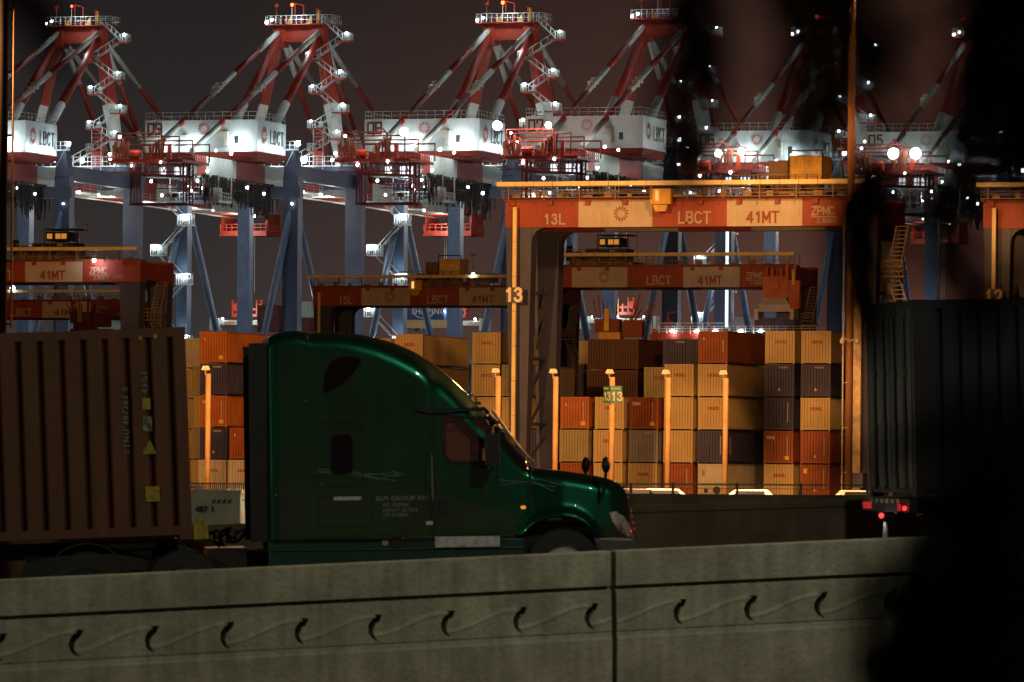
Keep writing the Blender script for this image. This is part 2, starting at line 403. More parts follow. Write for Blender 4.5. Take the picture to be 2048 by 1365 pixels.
def make_sts():
    root = empty('quay_crane')
    hx0, hx1, hy0, hy1, hz0, hz1 = -20.3, 0, 0, 13.7, 55.3, 60.7
    house = MB(); house.box(hx0, hx1, hy0, hy1, hz0, hz1); 
    for k in range(1, 7): house.box(hx0 + k * 2.9 - .03, hx0 + k * 2.9 + .03, -.03, 0, hz0, hz1)
    H = house.build('machinery_house', HOUSEW, root)
    MB().box(hx0 - .03, hx0 + 3.2, -.12, 0, hz0 + 1.8, hz1 + .02).build('number_panel', HOUSEC, H)
    MB().rail([(hx0, .2, hz1), (hx1 - .2, .2, hz1), (hx1 - .2, hy1, hz1), (hx0, hy1, hz1), (hx0, .2, hz1)], 1.35, 1.55, .045).build('roof_railing', STEEL, H)
    MB().box(-4.1, -3.4, -.08, 0, 56.7, 57.9).build('window', BLACKP, H)
    h = MB(); h.box(-6.9, -5.3, -.9, 0, 57.7, 58.7); h.box(-5.7, -5.1, -.9, 0, 56.2, 58.7); h.build('vent_hood', HOUSEC, H)
    MB().box(-13.9, -12.6, -.6, 0, 57.8, 58.2).build('vent_hood', HOUSEC, H)
    sunburst(1.15, TEXTR, H, (-9.7, -.05, 59.2))
    sunburst(1.5, TEXTR, H, (.05, 3.2, 58.2), side=True)
    stroke('LBCT', 2.1, TEXTD, H, (.03, 6.3, 57.0), (R(90), 0, R(90)), sx=.85, w=.15, gap=.36, t=.04)
    sk = MB(); sk.hexa([(-19.6, .8, 54.0), (-.6, .8, 54.0), (-.6, 13, 54.0), (-19.6, 13, 54.0), (hx0 - .3, -.35, 55.28), (.35, -.35, 55.28), (.35, 14, 55.28), (hx0 - .3, 14, 55.28)])
    sk.build('house_base', RED, root)
    # balcony with lamp on the far right corner
    b = MB(); b.box(.35, 2.2, 12.3, 14.2, 56.3, 56.45); b.rail([(.4, 12.3, 56.45), (2.1, 12.3, 56.45), (2.1, 14.1, 56.45)], 1.3, .8, .05)
    b.tube((.4, 12.5, 53.5), (1.9, 12.5, 56.3), .08); b.build('side_balcony', STEEL, root)
    # girder and boom in red and white panels
    gy = MB(); u0, u1, z0, z1 = -11.6, -4.9, 50.6, 53.9
    vv = [-16, -11, 3, 16.7, 30.5, 44, 58, 72, 86, 100, 114, 128, 134]
    for k, (a, c) in enumerate(zip(vv, vv[1:])): gy.box(u0, u1, a, c, z0, z1, (k + 1) % 2)
    gy.build('girder', [WHITE, RED], root)
    e_ = MB()
    for s_ in (u0 - .9, u1 + .05): e_.box(s_, s_ + .85, -16, 133, 50.3, 50.5)
    e_.rail([(u1 + .85, 20, 50.5), (u1 + .85, 48, 50.5), (u1 + .85, 133, 50.5)], 1.1, 3.2, .04); e_.build('walkway', STEEL, root)
    # portal
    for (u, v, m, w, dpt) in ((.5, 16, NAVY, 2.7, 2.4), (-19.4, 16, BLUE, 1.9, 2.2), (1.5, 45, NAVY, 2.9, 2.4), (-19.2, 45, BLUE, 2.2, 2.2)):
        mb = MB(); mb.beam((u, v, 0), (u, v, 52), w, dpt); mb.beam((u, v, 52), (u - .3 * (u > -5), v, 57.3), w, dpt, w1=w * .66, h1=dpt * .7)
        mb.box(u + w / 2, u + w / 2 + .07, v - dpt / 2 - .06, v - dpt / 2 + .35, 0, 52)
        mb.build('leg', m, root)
    mb = MB(); mb.box(-20.4, 3.2, 44, 46.4, 51.2, 55.4); mb.build('portal_beam', NAVY, root)
    mb = MB(); mb.box(-20.3, 2.1, 15.2, 17, 48.2, 50.2); mb.build('portal_beam', NAVY, root)
    mb = MB(); mb.rail([(-18.2, 43.9, 55.4), (3.1, 43.9, 55.4)], 1.7, 1.4, .06); mb.box(-18.4, 3.2, 43.7, 44, 55.3, 55.5); mb.build('deck_railing', STEEL, root)
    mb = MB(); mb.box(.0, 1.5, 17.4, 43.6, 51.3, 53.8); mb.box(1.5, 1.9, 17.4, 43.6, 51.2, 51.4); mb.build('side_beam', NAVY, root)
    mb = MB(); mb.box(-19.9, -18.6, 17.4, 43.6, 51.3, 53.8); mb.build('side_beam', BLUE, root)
    for v in (16, 45):
        mb = MB(); mb.box(-18.4, -.9, v - .8, v + .8, 11, 13); mb.build('portal_beam', BLUE, root)
    for u in (.5, -19.4):
        MB().tube((u, 15.6, 47.0), (u - 6.5, 5.5, 0), .6, n=8).build('brace', BLUE, root)
        MB().tube((u, 17, 48.0), (u + .6, 44, 5), .6, n=8).build('brace', BLUE, root)
        mb = MB(); mb.box(u - 1.3, u + 1.3, 11, 50, 1.0, 3.2)
        for v in (13, 19, 42, 48): mb.box(u - .8, u + .8, v - 2, v + 2, 0, 1.0)
        mb.build('bogie', BLUE, root)
    # apex frame
    AL, AR, AV_, AZ = -14.1, -6.3, 48.0, 79.4
    mb = MB(); mb.box(AL - .7, AR + .7, 47, 49, 77.7, 80.6); mb.box(AL - .9, AL + 1.2, 46.6, 49.4, 76.9, 80.2); mb.box(AR - 1.2, AR + .9, 46.6, 49.4, 76.9, 80.2)
    mb.build('apex_beam', RED, root)
    mb = MB(); mb.box(AL - 2.0, AR + 3.0, 45.6, 50.4, 80.62, 80.8); mb.build('apex_platform', RED, root)
    mb = MB(); mb.rail([(AL - 1.9, 45.7, 80.8), (AR + 2.9, 45.7, 80.8), (AR + 2.9, 50.3, 80.8), (AL - 1.9, 50.3, 80.8), (AL - 1.9, 45.7, 80.8)], 1.5, 1.0, .06)
    mb.build('apex_railing', STEEL, root)
    mb = MB()
    for u in (-12.9, -9.7, -7.3): mb.tube((u, 48, 80.8), (u, 48, 82.3), .45, n=8)
    mb.poly_tube([(-11.1, 47.5, 80.8), (-11.1, 47.5, 84.6), (-9.5, 47.5, 84.2), (-9.5, 47.5, 80.8)], .12)
    mb.tube((-6.6, 47, 80.8), (-6.6, 47, 83.6), .35, n=8); mb.tube((-14.6, 47.4, 80.8), (-14.6, 47.4, 84.2), .08); mb.tube((-14.6, 47.4, 84.0), (-14.6, 47.4, 84.8), .4, n=8)
    mb.build('sheave_block', RED, root)
    for x_ in (-12.5, -8.7): MB().prism([(x_, 80.85), (x_ + 1, 80.85), (x_ + .9, 82.3)], 46.6, 47).build('sheave_guard', YEL, root)
    MB().tube((-6.1, 46.4, 80.85), (-6.1, 46.4, 83.3), .28, n=8).build('sheave_guard', YEL, root)
    for u, s_ in ((AL, -1), (AR, 1)):
        f = MB(); top = Vector((u + s_ * .2, 48, 77.6)); bot = Vector((u + s_ * 4.9, 45.5, 55.4))
        q = top.lerp(bot, .50); f.beam(top, q, 1.9, 1.5, 1, 2.35, 1.6); f.beam(q, bot, 2.36, 1.6, 0, 1.5, 1.3)
        f.build('front_leg', [WHITE, RED], root)
        seg_tube(root, 'rear_leg', (u, 47.2, 78.5), (u, 15.5, 54), .62, [(0, .53, 1), (.53, 1, 0)], .92, n=12)
        bs = seg_tube(root, 'backstay', (u, 46.9, 79.4), (u + (.5 if s_ < 0 else 0), -14, 54.6), .50,
                      [(0, .17, 0), (.17, .36, 1), (.36, .56, 0), (.56, .80, 1), (.80, 1, 0)], n=10)
        mb = MB(); c = Vector((u, 46.9, 79.4)).lerp(Vector((u, -14, 54.6)), .48)
        for dd in (-.9, .9): mb.box(c.x - .62, c.x + .62, c.y - .35 + dd, c.y + .35 + dd, c.z - .5 + dd * .4, c.z + .62 + dd * .4)
        mb.build('stay_joint', WHITE, bs)
        for (v, r_) in ((76, .46), (107, .46)):
            seg_tube(root, 'forestay', (u, 49.2, 78.6), (u, v, 53.9), r_, [(0, .30, 0), (.30, .62, 1), (.62, .76, 0), (.76, 1, 1)], n=8)
        mb = MB(); mb.tube((u, 47, 77.5), (u + s_ * 2.5, 45.5, 55.2), .12); mb.build('hoist_rope', MACH, root)
    # zigzag stair up the right front leg, with landings
    pts = [(-.6, 77.6), (-6.1, 74.2), (-1.7, 70.9), (-5.4, 68.4), (-1.2, 65.0), (-5.6, 62.2), (-2.2, 60.3), (-5.6, 58.2), (-10.6, 55.6)]
    st = MB(); yv = 43.4
    prev = (-4.0, 80.7)
    for (u, z) in pts:
        a, c = Vector((prev[0], yv, prev[1])), Vector((u, yv, z))
        for o in (0, 1.15): st.tube(a + Vector((0, 0, o)), c + Vector((0, 0, o)), .07, n=4)
        st.tube(a + Vector((0, 1.0, 0)), c + Vector((0, 1.0, 0)), .08, n=4)
        nst = 12
        for k in range(nst): q = a.lerp(c, k / nst); st.box(q.x - .12, q.x + .12, yv, yv + 1.0, q.z - .03, q.z + .03)
        for k in range(4): q = a.lerp(c, k / 4); st.tube(q, q + Vector((0, 0, 1.15)), .05, n=4)
        prev = (u, z)
    st.build('stair', STEEL, root)
    for (u, z) in pts[:-1]:
        s_ = 1 if u > -4 else -1
        l = MB(); l.box(u - 1.3, u + 1.5, yv - .2, yv + 1.6, z - .32, z - .12, 1)
        l.rail([(u - 1.2 * s_ * 0, yv - .1, z - .1), (u + 1.4 * s_, yv - .1, z - .1), (u + 1.4 * s_, yv + 1.5, z - .1)], 1.3, .5, .06)
        l.box(u + .2, u + .9, yv + 1.3, yv + 1.5, z, z + 1.2)
        l.build('landing', [STEEL, RED], root)
    mb = MB(); mb.box(-6.0, -4.2, 44, 45.2, 55.4, 62.2, 0)
    mb.build('stair_tower', RED, root)
    mb = MB()
    for u in (-6.0, -4.2): mb.tube((u, 43.6, 50), (u, 43.6, 62), .07, n=4)
    for k in range(18): mb.tube((-6.0, 43.6, 50 + k * .66), (-4.2, 43.6, 50 + k * .66), .05, n=4)
    mb.build('ladder', STEEL, root)
    # lower stair by the left landside leg
    lp = [(-21.6, 47), (-18.2, 43.8), (-23.2, 38.6), (-18.4, 33.6), (-23.6, 28.2), (-18.4, 23.0), (-23.6, 18)]
    st = MB(); yv = 14.2
    for (a, c) in zip(lp, lp[1:]):
        a, c = Vector((a[0], yv, a[1])), Vector((c[0], yv, c[1]))
        for o in (0, 1.15): st.tube(a + Vector((0, 0, o)), c + Vector((0, 0, o)), .08, n=4)
        st.tube(a + Vector((0, -.9, 0)), c + Vector((0, -.9, 0)), .09, n=4)
        for k in range(12): q = a.lerp(c, k / 12); st.box(q.x - .12, q.x + .12, yv - .9, yv, q.z - .03, q.z + .03)
    st.build('stair', STEEL, root)
    for (u, z) in lp[1:]:
        s_ = 1 if u > -21 else -1
        l = MB(); l.box(u - 1.4, u + 1.4, yv - 1, yv + .2, z - .3, z - .12); l.rail([(u - 1.3, yv - 1, z - .1), (u + 1.3, yv - 1, z - .1), (u + 1.3, yv + .1, z - .1)], 1.7, .45, .09)
        l.box(u - .5, u + .5, yv, yv + .15, z, z + 1.5)
        l.build('landing', STEEL, root)
    # rear end: deck, rope machinery, hanging frame, electrical room
    d = MB(); d.box(-16.4, -3.2, -26, -14, 52.05, 52.5)
    for k in range(9): d.beam((-16.2, -26, 50.4 + .0 * k), (-3.4, -26, 50.4), .2, .2) if k == 0 else d.tube((-16.2 + k * 1.5, -26, 52.1), (-16.2 + k * 1.5 - .75 * (k % 2 * 2 - 1), -26, 50.4), .1, n=4)
    d.build('rear_deck', RED, root)
    MB().rail([(-16.3, -26, 52.5), (-3.3, -26, 52.5), (-3.3, -14, 52.5)], 1.1, 1.1, .06).build('deck_railing', RED, root)
    rr = random.Random(3); p = MB()
    for k in range(13):
        u = -16 + k * .42 if k < 7 else -9.6 + (k - 7) * .5; hh = rr.uniform(2.0, 3.6)
        p.tube((u, -24.5 + rr.uniform(-.8, .8), 52.5), (u + rr.uniform(-.15, .15), -24.5, 52.5 + hh), .18, .24, n=6)
        p.sphere((u, -24.5, 52.5 + hh), .24, nu=6, nv=4)
        if k in (6, 12):
            p.box(u - 2.6, u + .2, -25.2, -23.8, 52.5, 52.9); p.build('rope_guide', mat('rusty_red_steel', (.20, .045, .02), .7), root); p = MB()
    MB().tube((-12.6, -25.2, 53.3), (-10.9, -25.2, 53.3), .85, n=14).build('rope_drum', mat('bright_red_paint', (.62, .06, .02), .5), root)
    MB().box(-6.4, -5.8, -24.8, -24.2, 52.5, 55.1).build('rope_anchor', MATS['bright_red_paint'], root)
    pp = MB()
    for (a, c, z, y) in ((-16.5, -8.6, 57.1, -22), (-16.5, -6.2, 56.6, -20), (-16.5, -4.4, 56, -18.5), (-14.5, -2.0, 55.4, -17)):
        pp.poly_tube([(a, y, z), (c, y, z), (c, y, 52.5)], .13)
        pp.tube((a, y, z), (a, y, 52.5), .1)
    pp.poly_tube([(-11.8, -20, 56.6), (-10.4, -20, 58.1), (-9.0, -20, 56.6)], .13); pp.tube((-10.4, -20, 56.6), (-10.4, -20, 58.1), .1)
    pp.tube((-3, -14, 53.6), (3.0, -5, 53.7), .1); pp.tube((-16, -22, 55.3), (-4.4, -18.5, 55.3), .1)
    pp.build('rope_gantry_frame', mat('dark_red_steel', (.25, .03, .02), .6), root)
    f = MB()
    for y in (-23.5, -20.8):
        for u in (-13.3, -12.7, -4.0, -3.4): f.tube((u, y, 45.2), (u, y, 52.1), .14, n=5)
        f.beam((-13.4, y, 45.3), (-3.3, y, 45.3), .3, .35); f.beam((-13.4, y, 50.3), (-3.3, y, 49.8), .3, .35)
        for k in range(12):
            f.tube((-13.3, y, 45.4 + k * .7), (-12.7, y, 46.0 + k * .7), .05, n=4); f.tube((-4.0, y, 45.4 + k * .7), (-3.4, y, 46.0 + k * .7), .05, n=4)
        for k in range(7): f.tube((-12 + k * 1.3, y, 49.9), (-12 + k * 1.3, y, 52.1), .08, n=4)
    f.build('maintenance_frame', MATS['dark_red_steel'], root)
    c = MB(); c.box(-12.2, -4.2, -20.6, -17, 49.9, 51.9); C_ = c.build('electrical_room', STEEL, root)
    for k, u in enumerate((-9.4, -6.9, -5.6)):
        MB().box(u, u + (1.3, 1.0, 1.1)[k], -20.66, -20.6, 50.2, 51.5).build('window', LWIN, C_)
    # hanging cable loops below the girder
    rr = random.Random(5); fe = MB()
    for k in range(130):
        v = -15 + 34 * k / 130; u = -4.1 + rr.uniform(-.7, .9); dz = rr.uniform(2.8, 4.8) + 1.2 * (k > 90); w = rr.uniform(.25, .7)
        L_ = [(u, v, 50.4), (u, v + w * .1, 50.4 - dz * .7), (u, v + w * .5, 50.4 - dz), (u, v + w * .9, 50.4 - dz * .75), (u, v + w, 50.4)]
        fe.poly_tube(L_, rr.uniform(.07, .13), n=4)
        if k % 3 == 0: fe.box(u - .25, u + .25, v, v + .5, 50.1, 50.7)
    fe.build('festoon_cable', mat('cable_rubber', (.022, .022, .016), .6), root)
    # pipes, hangers and gratings crowding the underside of the girder
    rr = random.Random(21)
    for nm, mt, n_ in (('pipework', STEEL, 46), ('hanger_truss', MATS['dark_red_steel'], 60)):
        q = MB()
        for k in range(n_):
            v = rr.uniform(-21, 12); u = rr.uniform(-12.5, -3.5); z = rr.uniform(46.2, 50.4)
            t_ = rr.random()
            if t_ < .4: q.tube((u, v, z), (u + rr.uniform(1, 4), v, z), .06, n=4)
            elif t_ < .7: q.tube((u, v, z), (u, v, min(50.6, z + rr.uniform(1, 3.4))), .06, n=4)
            elif t_ < .85: q.tube((u, v, z), (u + rr.uniform(.8, 2), v, z + rr.uniform(.8, 2)), .06, n=4)
            else: q.box(u, u + rr.uniform(.3, 1.1), v, v + .6, z, z + rr.uniform(.3, .8))
        q.rail([(-12.5, -14, 48.4), (-3.6, -14, 48.4), (-3.6, 6, 48.4)], 1.1, .9, .05); q.box(-12.5, -3.4, -14.1, -13.3, 48.3, 48.4)
        q.build(nm, mt, root)
    # operator trolley with cab under the girder (landside)
    t = MB(); t.box(-11, -2.2, -12, -6, 46.2, 46.5); t.rail([(-11, -12, 46.5), (-2.2, -12, 46.5), (-2.2, -6, 46.5)], 1.3, .9, .07)
    for u in (-11, -2.3):
        for v in (-12, -6): t.tube((u, v, 46.4), (u, v, 50.8), .12, n=5)
    t.build('service_trolley', STEEL, root)
    q = MB(); q.box(-3.9, -2.6, -11.8, -9.5, 46.6, 48.6); q.build('service_cab', WHITE, root)
    return root

def sts_lamps(root, lit=1.0, front=True, deckglow=1.0):
    """lamps of one crane: the bulbs you see, the light they throw, and added portal fill"""
    cw = (.80, .95, 1.0)
    def bulb(p, r=.33, m=LWHITE, nm='lamp'):
        r = r * random.uniform(.6, .95); mb = MB(); mb.sphere((0, 0, 0), r, nu=8, nv=6); mb.box(-r * .7, r * .7, -r * .2, r * .7, r * .6, r * .95)
        return mb.build(nm, m, root, p)
    if front:
        for (u, e_) in ((-16, .7), (-11.4, .9), (-3.0, 1.3)):
            light('floodlight', 'POINT', 620 * e_ * lit, cw, root, (u, -1.35, 56.5), .25)
        for v in (.9, 4.0, 7.0, 9.4, 12.4): light('floodlight', 'POINT', 120 * lit, cw, root, (.75, v, 56.2), .12)
    bulb((2.5, 13, 57.4), .5); light('floodlight', 'POINT', 300 * lit, cw, root, (2.5, 12, 57.4), .3)
    for p, r in (((-15.6, 45.2, 81.1), .36), ((-14.6, 45.2, 81.5), .33)): bulb(p, r)
    light('floodlight', 'POINT', 900 * lit, cw, root, (-10, 43.5, 82.2), .4)
    bulb((-11.5, 47, 84.3), .36, LRED, 'beacon'); MB().tube((-11.5, 47, 80.8), (-11.5, 47, 84), .07, n=5).build('beacon_mast', STEEL, root)
    for (u, z) in ((.3, 78.4), (-6.8, 75.0), (-.9, 71.7), (-6.1, 69.2), (-.4, 65.8), (-6.3, 63.0), (-1.4, 61.1)):
        bulb((u, 43.0, z + .3), .30); light('floodlight', 'POINT', 190 * lit, cw, root, (u, 42.2, z + .9), .3)
    for u, r in ((-7.6, .62), (-2.3, .42), (-13.5, .4)):
        bulb((u, 43.3, 56.4), r); light('floodlight', 'POINT', 420 * deckglow * lit, cw, root, (u, 41.5, 56.0), .3)
    # lamps shining on the girder end and along the boom's underside
    light('floodlight', 'POINT', 800 * lit, cw, root, (-2.7, -10.2, 55.0), .15); bulb((-3.2, -11, 54.8), .34)
    bulb((-2.4, -6, 54.6), .34)
    light('floodlight', 'POINT', 500 * lit, cw, root, (-3.4, -14.4, 54.9), .15)
    for v in (24, 33, 42, 58, 74, 98, 120):
        light('floodlight', 'POINT', 1500 * lit, (1, .93, .85), root, (-8.0, v, 48.4), .3); bulb((-3.9, v, 50.2), .26)
    for p in ((-11.5, -14.3, 47.2), (-5.2, -14.3, 49.6), (-3.3, 4, 49.4), (-3.3, 12, 48.8), (-16, -26.3, 53.4), (-7.0, -26.2, 52.0), (-14.8, -24.9, 56.3), (-9.5, -24, 49.0), (-7.8, -10, 48.3), (-6.1, -10, 48.6), (-4.5, -10, 48.1), (-13, -23.9, 51.6), (-3.5, -14, 51.2)): bulb(p, .28)
    light('floodlight', 'POINT', 900 * lit, cw, root, (-8, -13.5, 48.6), .3)
    light('floodlight', 'POINT', 900 * lit, (1, .75, .6), root, (-11, -28, 57.5), .3)
    # lamps on the lower stair, then fill lights without fixtures, added to wash the portal legs
    for (u, z) in ((-18.0, 44.3), (-23.6, 39.2), (-18.0, 34.2), (-24.0, 28.8), (-18.0, 23.6)):
        bulb((u, 13.0, z + .4), .34); light('floodlight', 'POINT', 420 * lit, cw, root, (u, 12.6, z + 1), .3)
    light('floodlight', 'POINT', 1500 * lit, (.80, .88, 1.0), root, (-9, -8, 24), .6)
    light('floodlight', 'POINT', 1700 * lit, (.80, .88, 1.0), root, (-8, 31, 32), .6)
    light('floodlight', 'POINT', 1200 * lit, (.72, .88, 1.0), root, (7, 36, 22), .6)
    bulb((0.9, 14.5, 47.2), .2)

def hoist(root, v, zs=29.6, word='SHIPPING'):
    """boom trolley with ropes; the spreader below is a thing of its own"""
    t = MB(); t.box(-12.5, -3, v - 4, v + 4, 46.8, 47.6); t.rail([(-12.5, v - 4, 47.6), (-3, v - 4, 47.6), (-3, v + 4, 47.6)], 1.3, 1.2, .1)
    for u in (-12.3, -3.2): t.box(u - .2, u + .2, v - 3.5, v + 3.5, 47.6, 51)
    t.box(-12.6, -2.9, v - 4.2, v - 4, 46.6, 47.0); t.build('boom_trolley', RED, root)
    r_ = MB()
    for u in (-9.3, -8.9, -6.9, -6.5): r_.tube((u, v - 1, 46.8), (u, v - 1, zs + 6.2), .06, n=4)
    r_.build('hoist_rope', STEEL, root)
    sp = empty('crane_spreader', root.matrix_basis @ Vector((-8, v, zs)), root.rotation_euler)
    m = MB(); m.box(-6.3, 6.3, -.6, .6, 0, .9)
    for s_ in (-6.3, 5.9, -7.6, 7.0): m.box(s_, s_ + .5, -1.3, 1.3, -1.1, 1.3)
    for s_ in (-7.5, 6.4): m.box(s_, s_ + 1.2, -.3, .3, .1, .6)
    m.build('beam', WHITE, sp)
    h_ = MB(); h_.box(-3.1, 3.1, -1.1, 1.1, 1.5, 2.1); h_.box(-2.4, 2.4, -.8, .8, 2.8, 3.2)
    for u in (-3, -2, -.9, .9, 2, 3):
        h_.box(u - .16, u + .16, -1, -.7, 2.1, 4.8 if abs(u) > 1.5 else 3.6)
    for u in (-2.6, 2.6): h_.tube((u, -.9, 3.4), (u, .9, 3.4), .7, n=10)
    h_.box(-.15, .15, -1.15, -1.1, 1.6, 4.6, 1)
    h_.build('headblock', [MATS['bright_red_paint'], YEL], sp)
    for u in (-4.9, 3.6): text('OUMA', .8, TEXTR, sp, (u, -.63, .1), name='lettering')
    light('floodlight', 'POINT', 700, (.9, 1, .95), sp, (0, -4, 2.5), .3)
    for u in (-5, 5, 0): MB().sphere((u, -1.0, 1.2), .2, nu=6, nv=4).build('lamp', LWHITE, sp)
    return sp

STS = {}
base_rot = (0, 0, -PHI)
proto = make_sts()
spec = [('10', 45, 892, 'leftmost harbour crane, its machinery house cut off by the dark post'),
        ('09', 509, 885, 'red and white harbour crane whose machinery house is numbered 09'),
        ('08', 953, 877, 'red and white harbour crane whose machinery house is numbered 08'),
        ('07', 1280, 866, 'dimly lit harbour crane with machinery house numbered 07 above the yard gantry 13L'),
        ('06', 1617, 900, 'harbour crane numbered 06 with its peak behind the dark leaves'),
        ('05', 1957, 898, 'rightmost harbour crane numbered 05 with two glaring floodlights')]
table0 = None
for i, (num, px, Y, lab) in enumerate(spec):
    r_ = proto if i == 0 else copy_tree(proto)
    q = W(px, 940, Y); r_.location = (q.x, q.y, 0); r_.rotation_euler = base_rot
    STS[num] = r_
    tag(r_, lab, 'harbour crane', 'ship to shore cranes in a row along the quay')
bpy.context.view_layer.update()
for num, r_ in STS.items():
    hs = [c for c in COL.objects if c.parent == r_ and c.name.startswith('machinery_house')][0]
    stroke(num, 1.75, TEXTD, hs, (-19.7, -.14, 58.35), w=.17, gap=.24, name='crane_number', t=.04)
    sts_lamps(r_, lit={'10': 1.2, '09': 1.1, '08': 1.15, '07': .35, '06': 1.1, '05': .8}[num], front=(num != '07'))
for num, v, lab in (('10', 128, 'red and white spreader hanging lit at the left above the orange container'),
                    ('09', 127, 'brightly lit red and white spreader hanging behind the truck roof'),
                    ('08', 108, 'dim white spreader hanging in the middle with green lamps'),
                    ('06', 128, 'pink and green lit spreader hanging near the number 12')):
    sp = hoist(STS[num], v); tag(sp, lab, 'spreader', 'spreaders hanging from the harbour cranes')
# the two glaring floodlights on crane 05 and the red-lit rear of crane 07
for (u, v, z) in ((-9.4, -24.5, 55.4), (-5.6, -24.5, 55.4)):
    MB().sphere((0, 0, 0), .95, nu=12, nv=8).build('floodlight_lamp', LHUGE, STS['05'], (u, v, z))
for (u, v, z) in ((-9.6, -24.5, 55.3), (-5.6, -24.5, 55.6)):
    MB().sphere((0, 0, 0), .6, nu=12, nv=8).build('floodlight_lamp', LHUGE, STS['06'], (u, v, z))
light('floodlight', 'POINT', 3500, (.85, 1, .95), STS['05'], (-7.5, -27, 57.2), .5)
light('floodlight', 'POINT', 2500, (.85, 1, .95), STS['06'], (-7.5, -27, 57.2), .5)
for p, r0 in (((-17.4, -24, 57.6), .75), ((-9.2, -22.6, 57.7), .5)): MB().sphere((0, 0, 0), r0, nu=12, nv=8).build('floodlight_lamp', LHUGE, STS['07'], p)
light('floodlight', 'POINT', 2600, (1, .42, .34), STS['07'], (-12, -25.5, 57.4), .4)
light('floodlight', 'POINT', 1500, (1, .85, .75), STS['07'], (-9, -16, 61.4), .6)
for num in ('08', '10'):
    MB().sphere((0, 0, 0), .75, nu=12, nv=8).build('floodlight_lamp', LHUGE, STS[num], (-7.6, -16.5, 57.4))

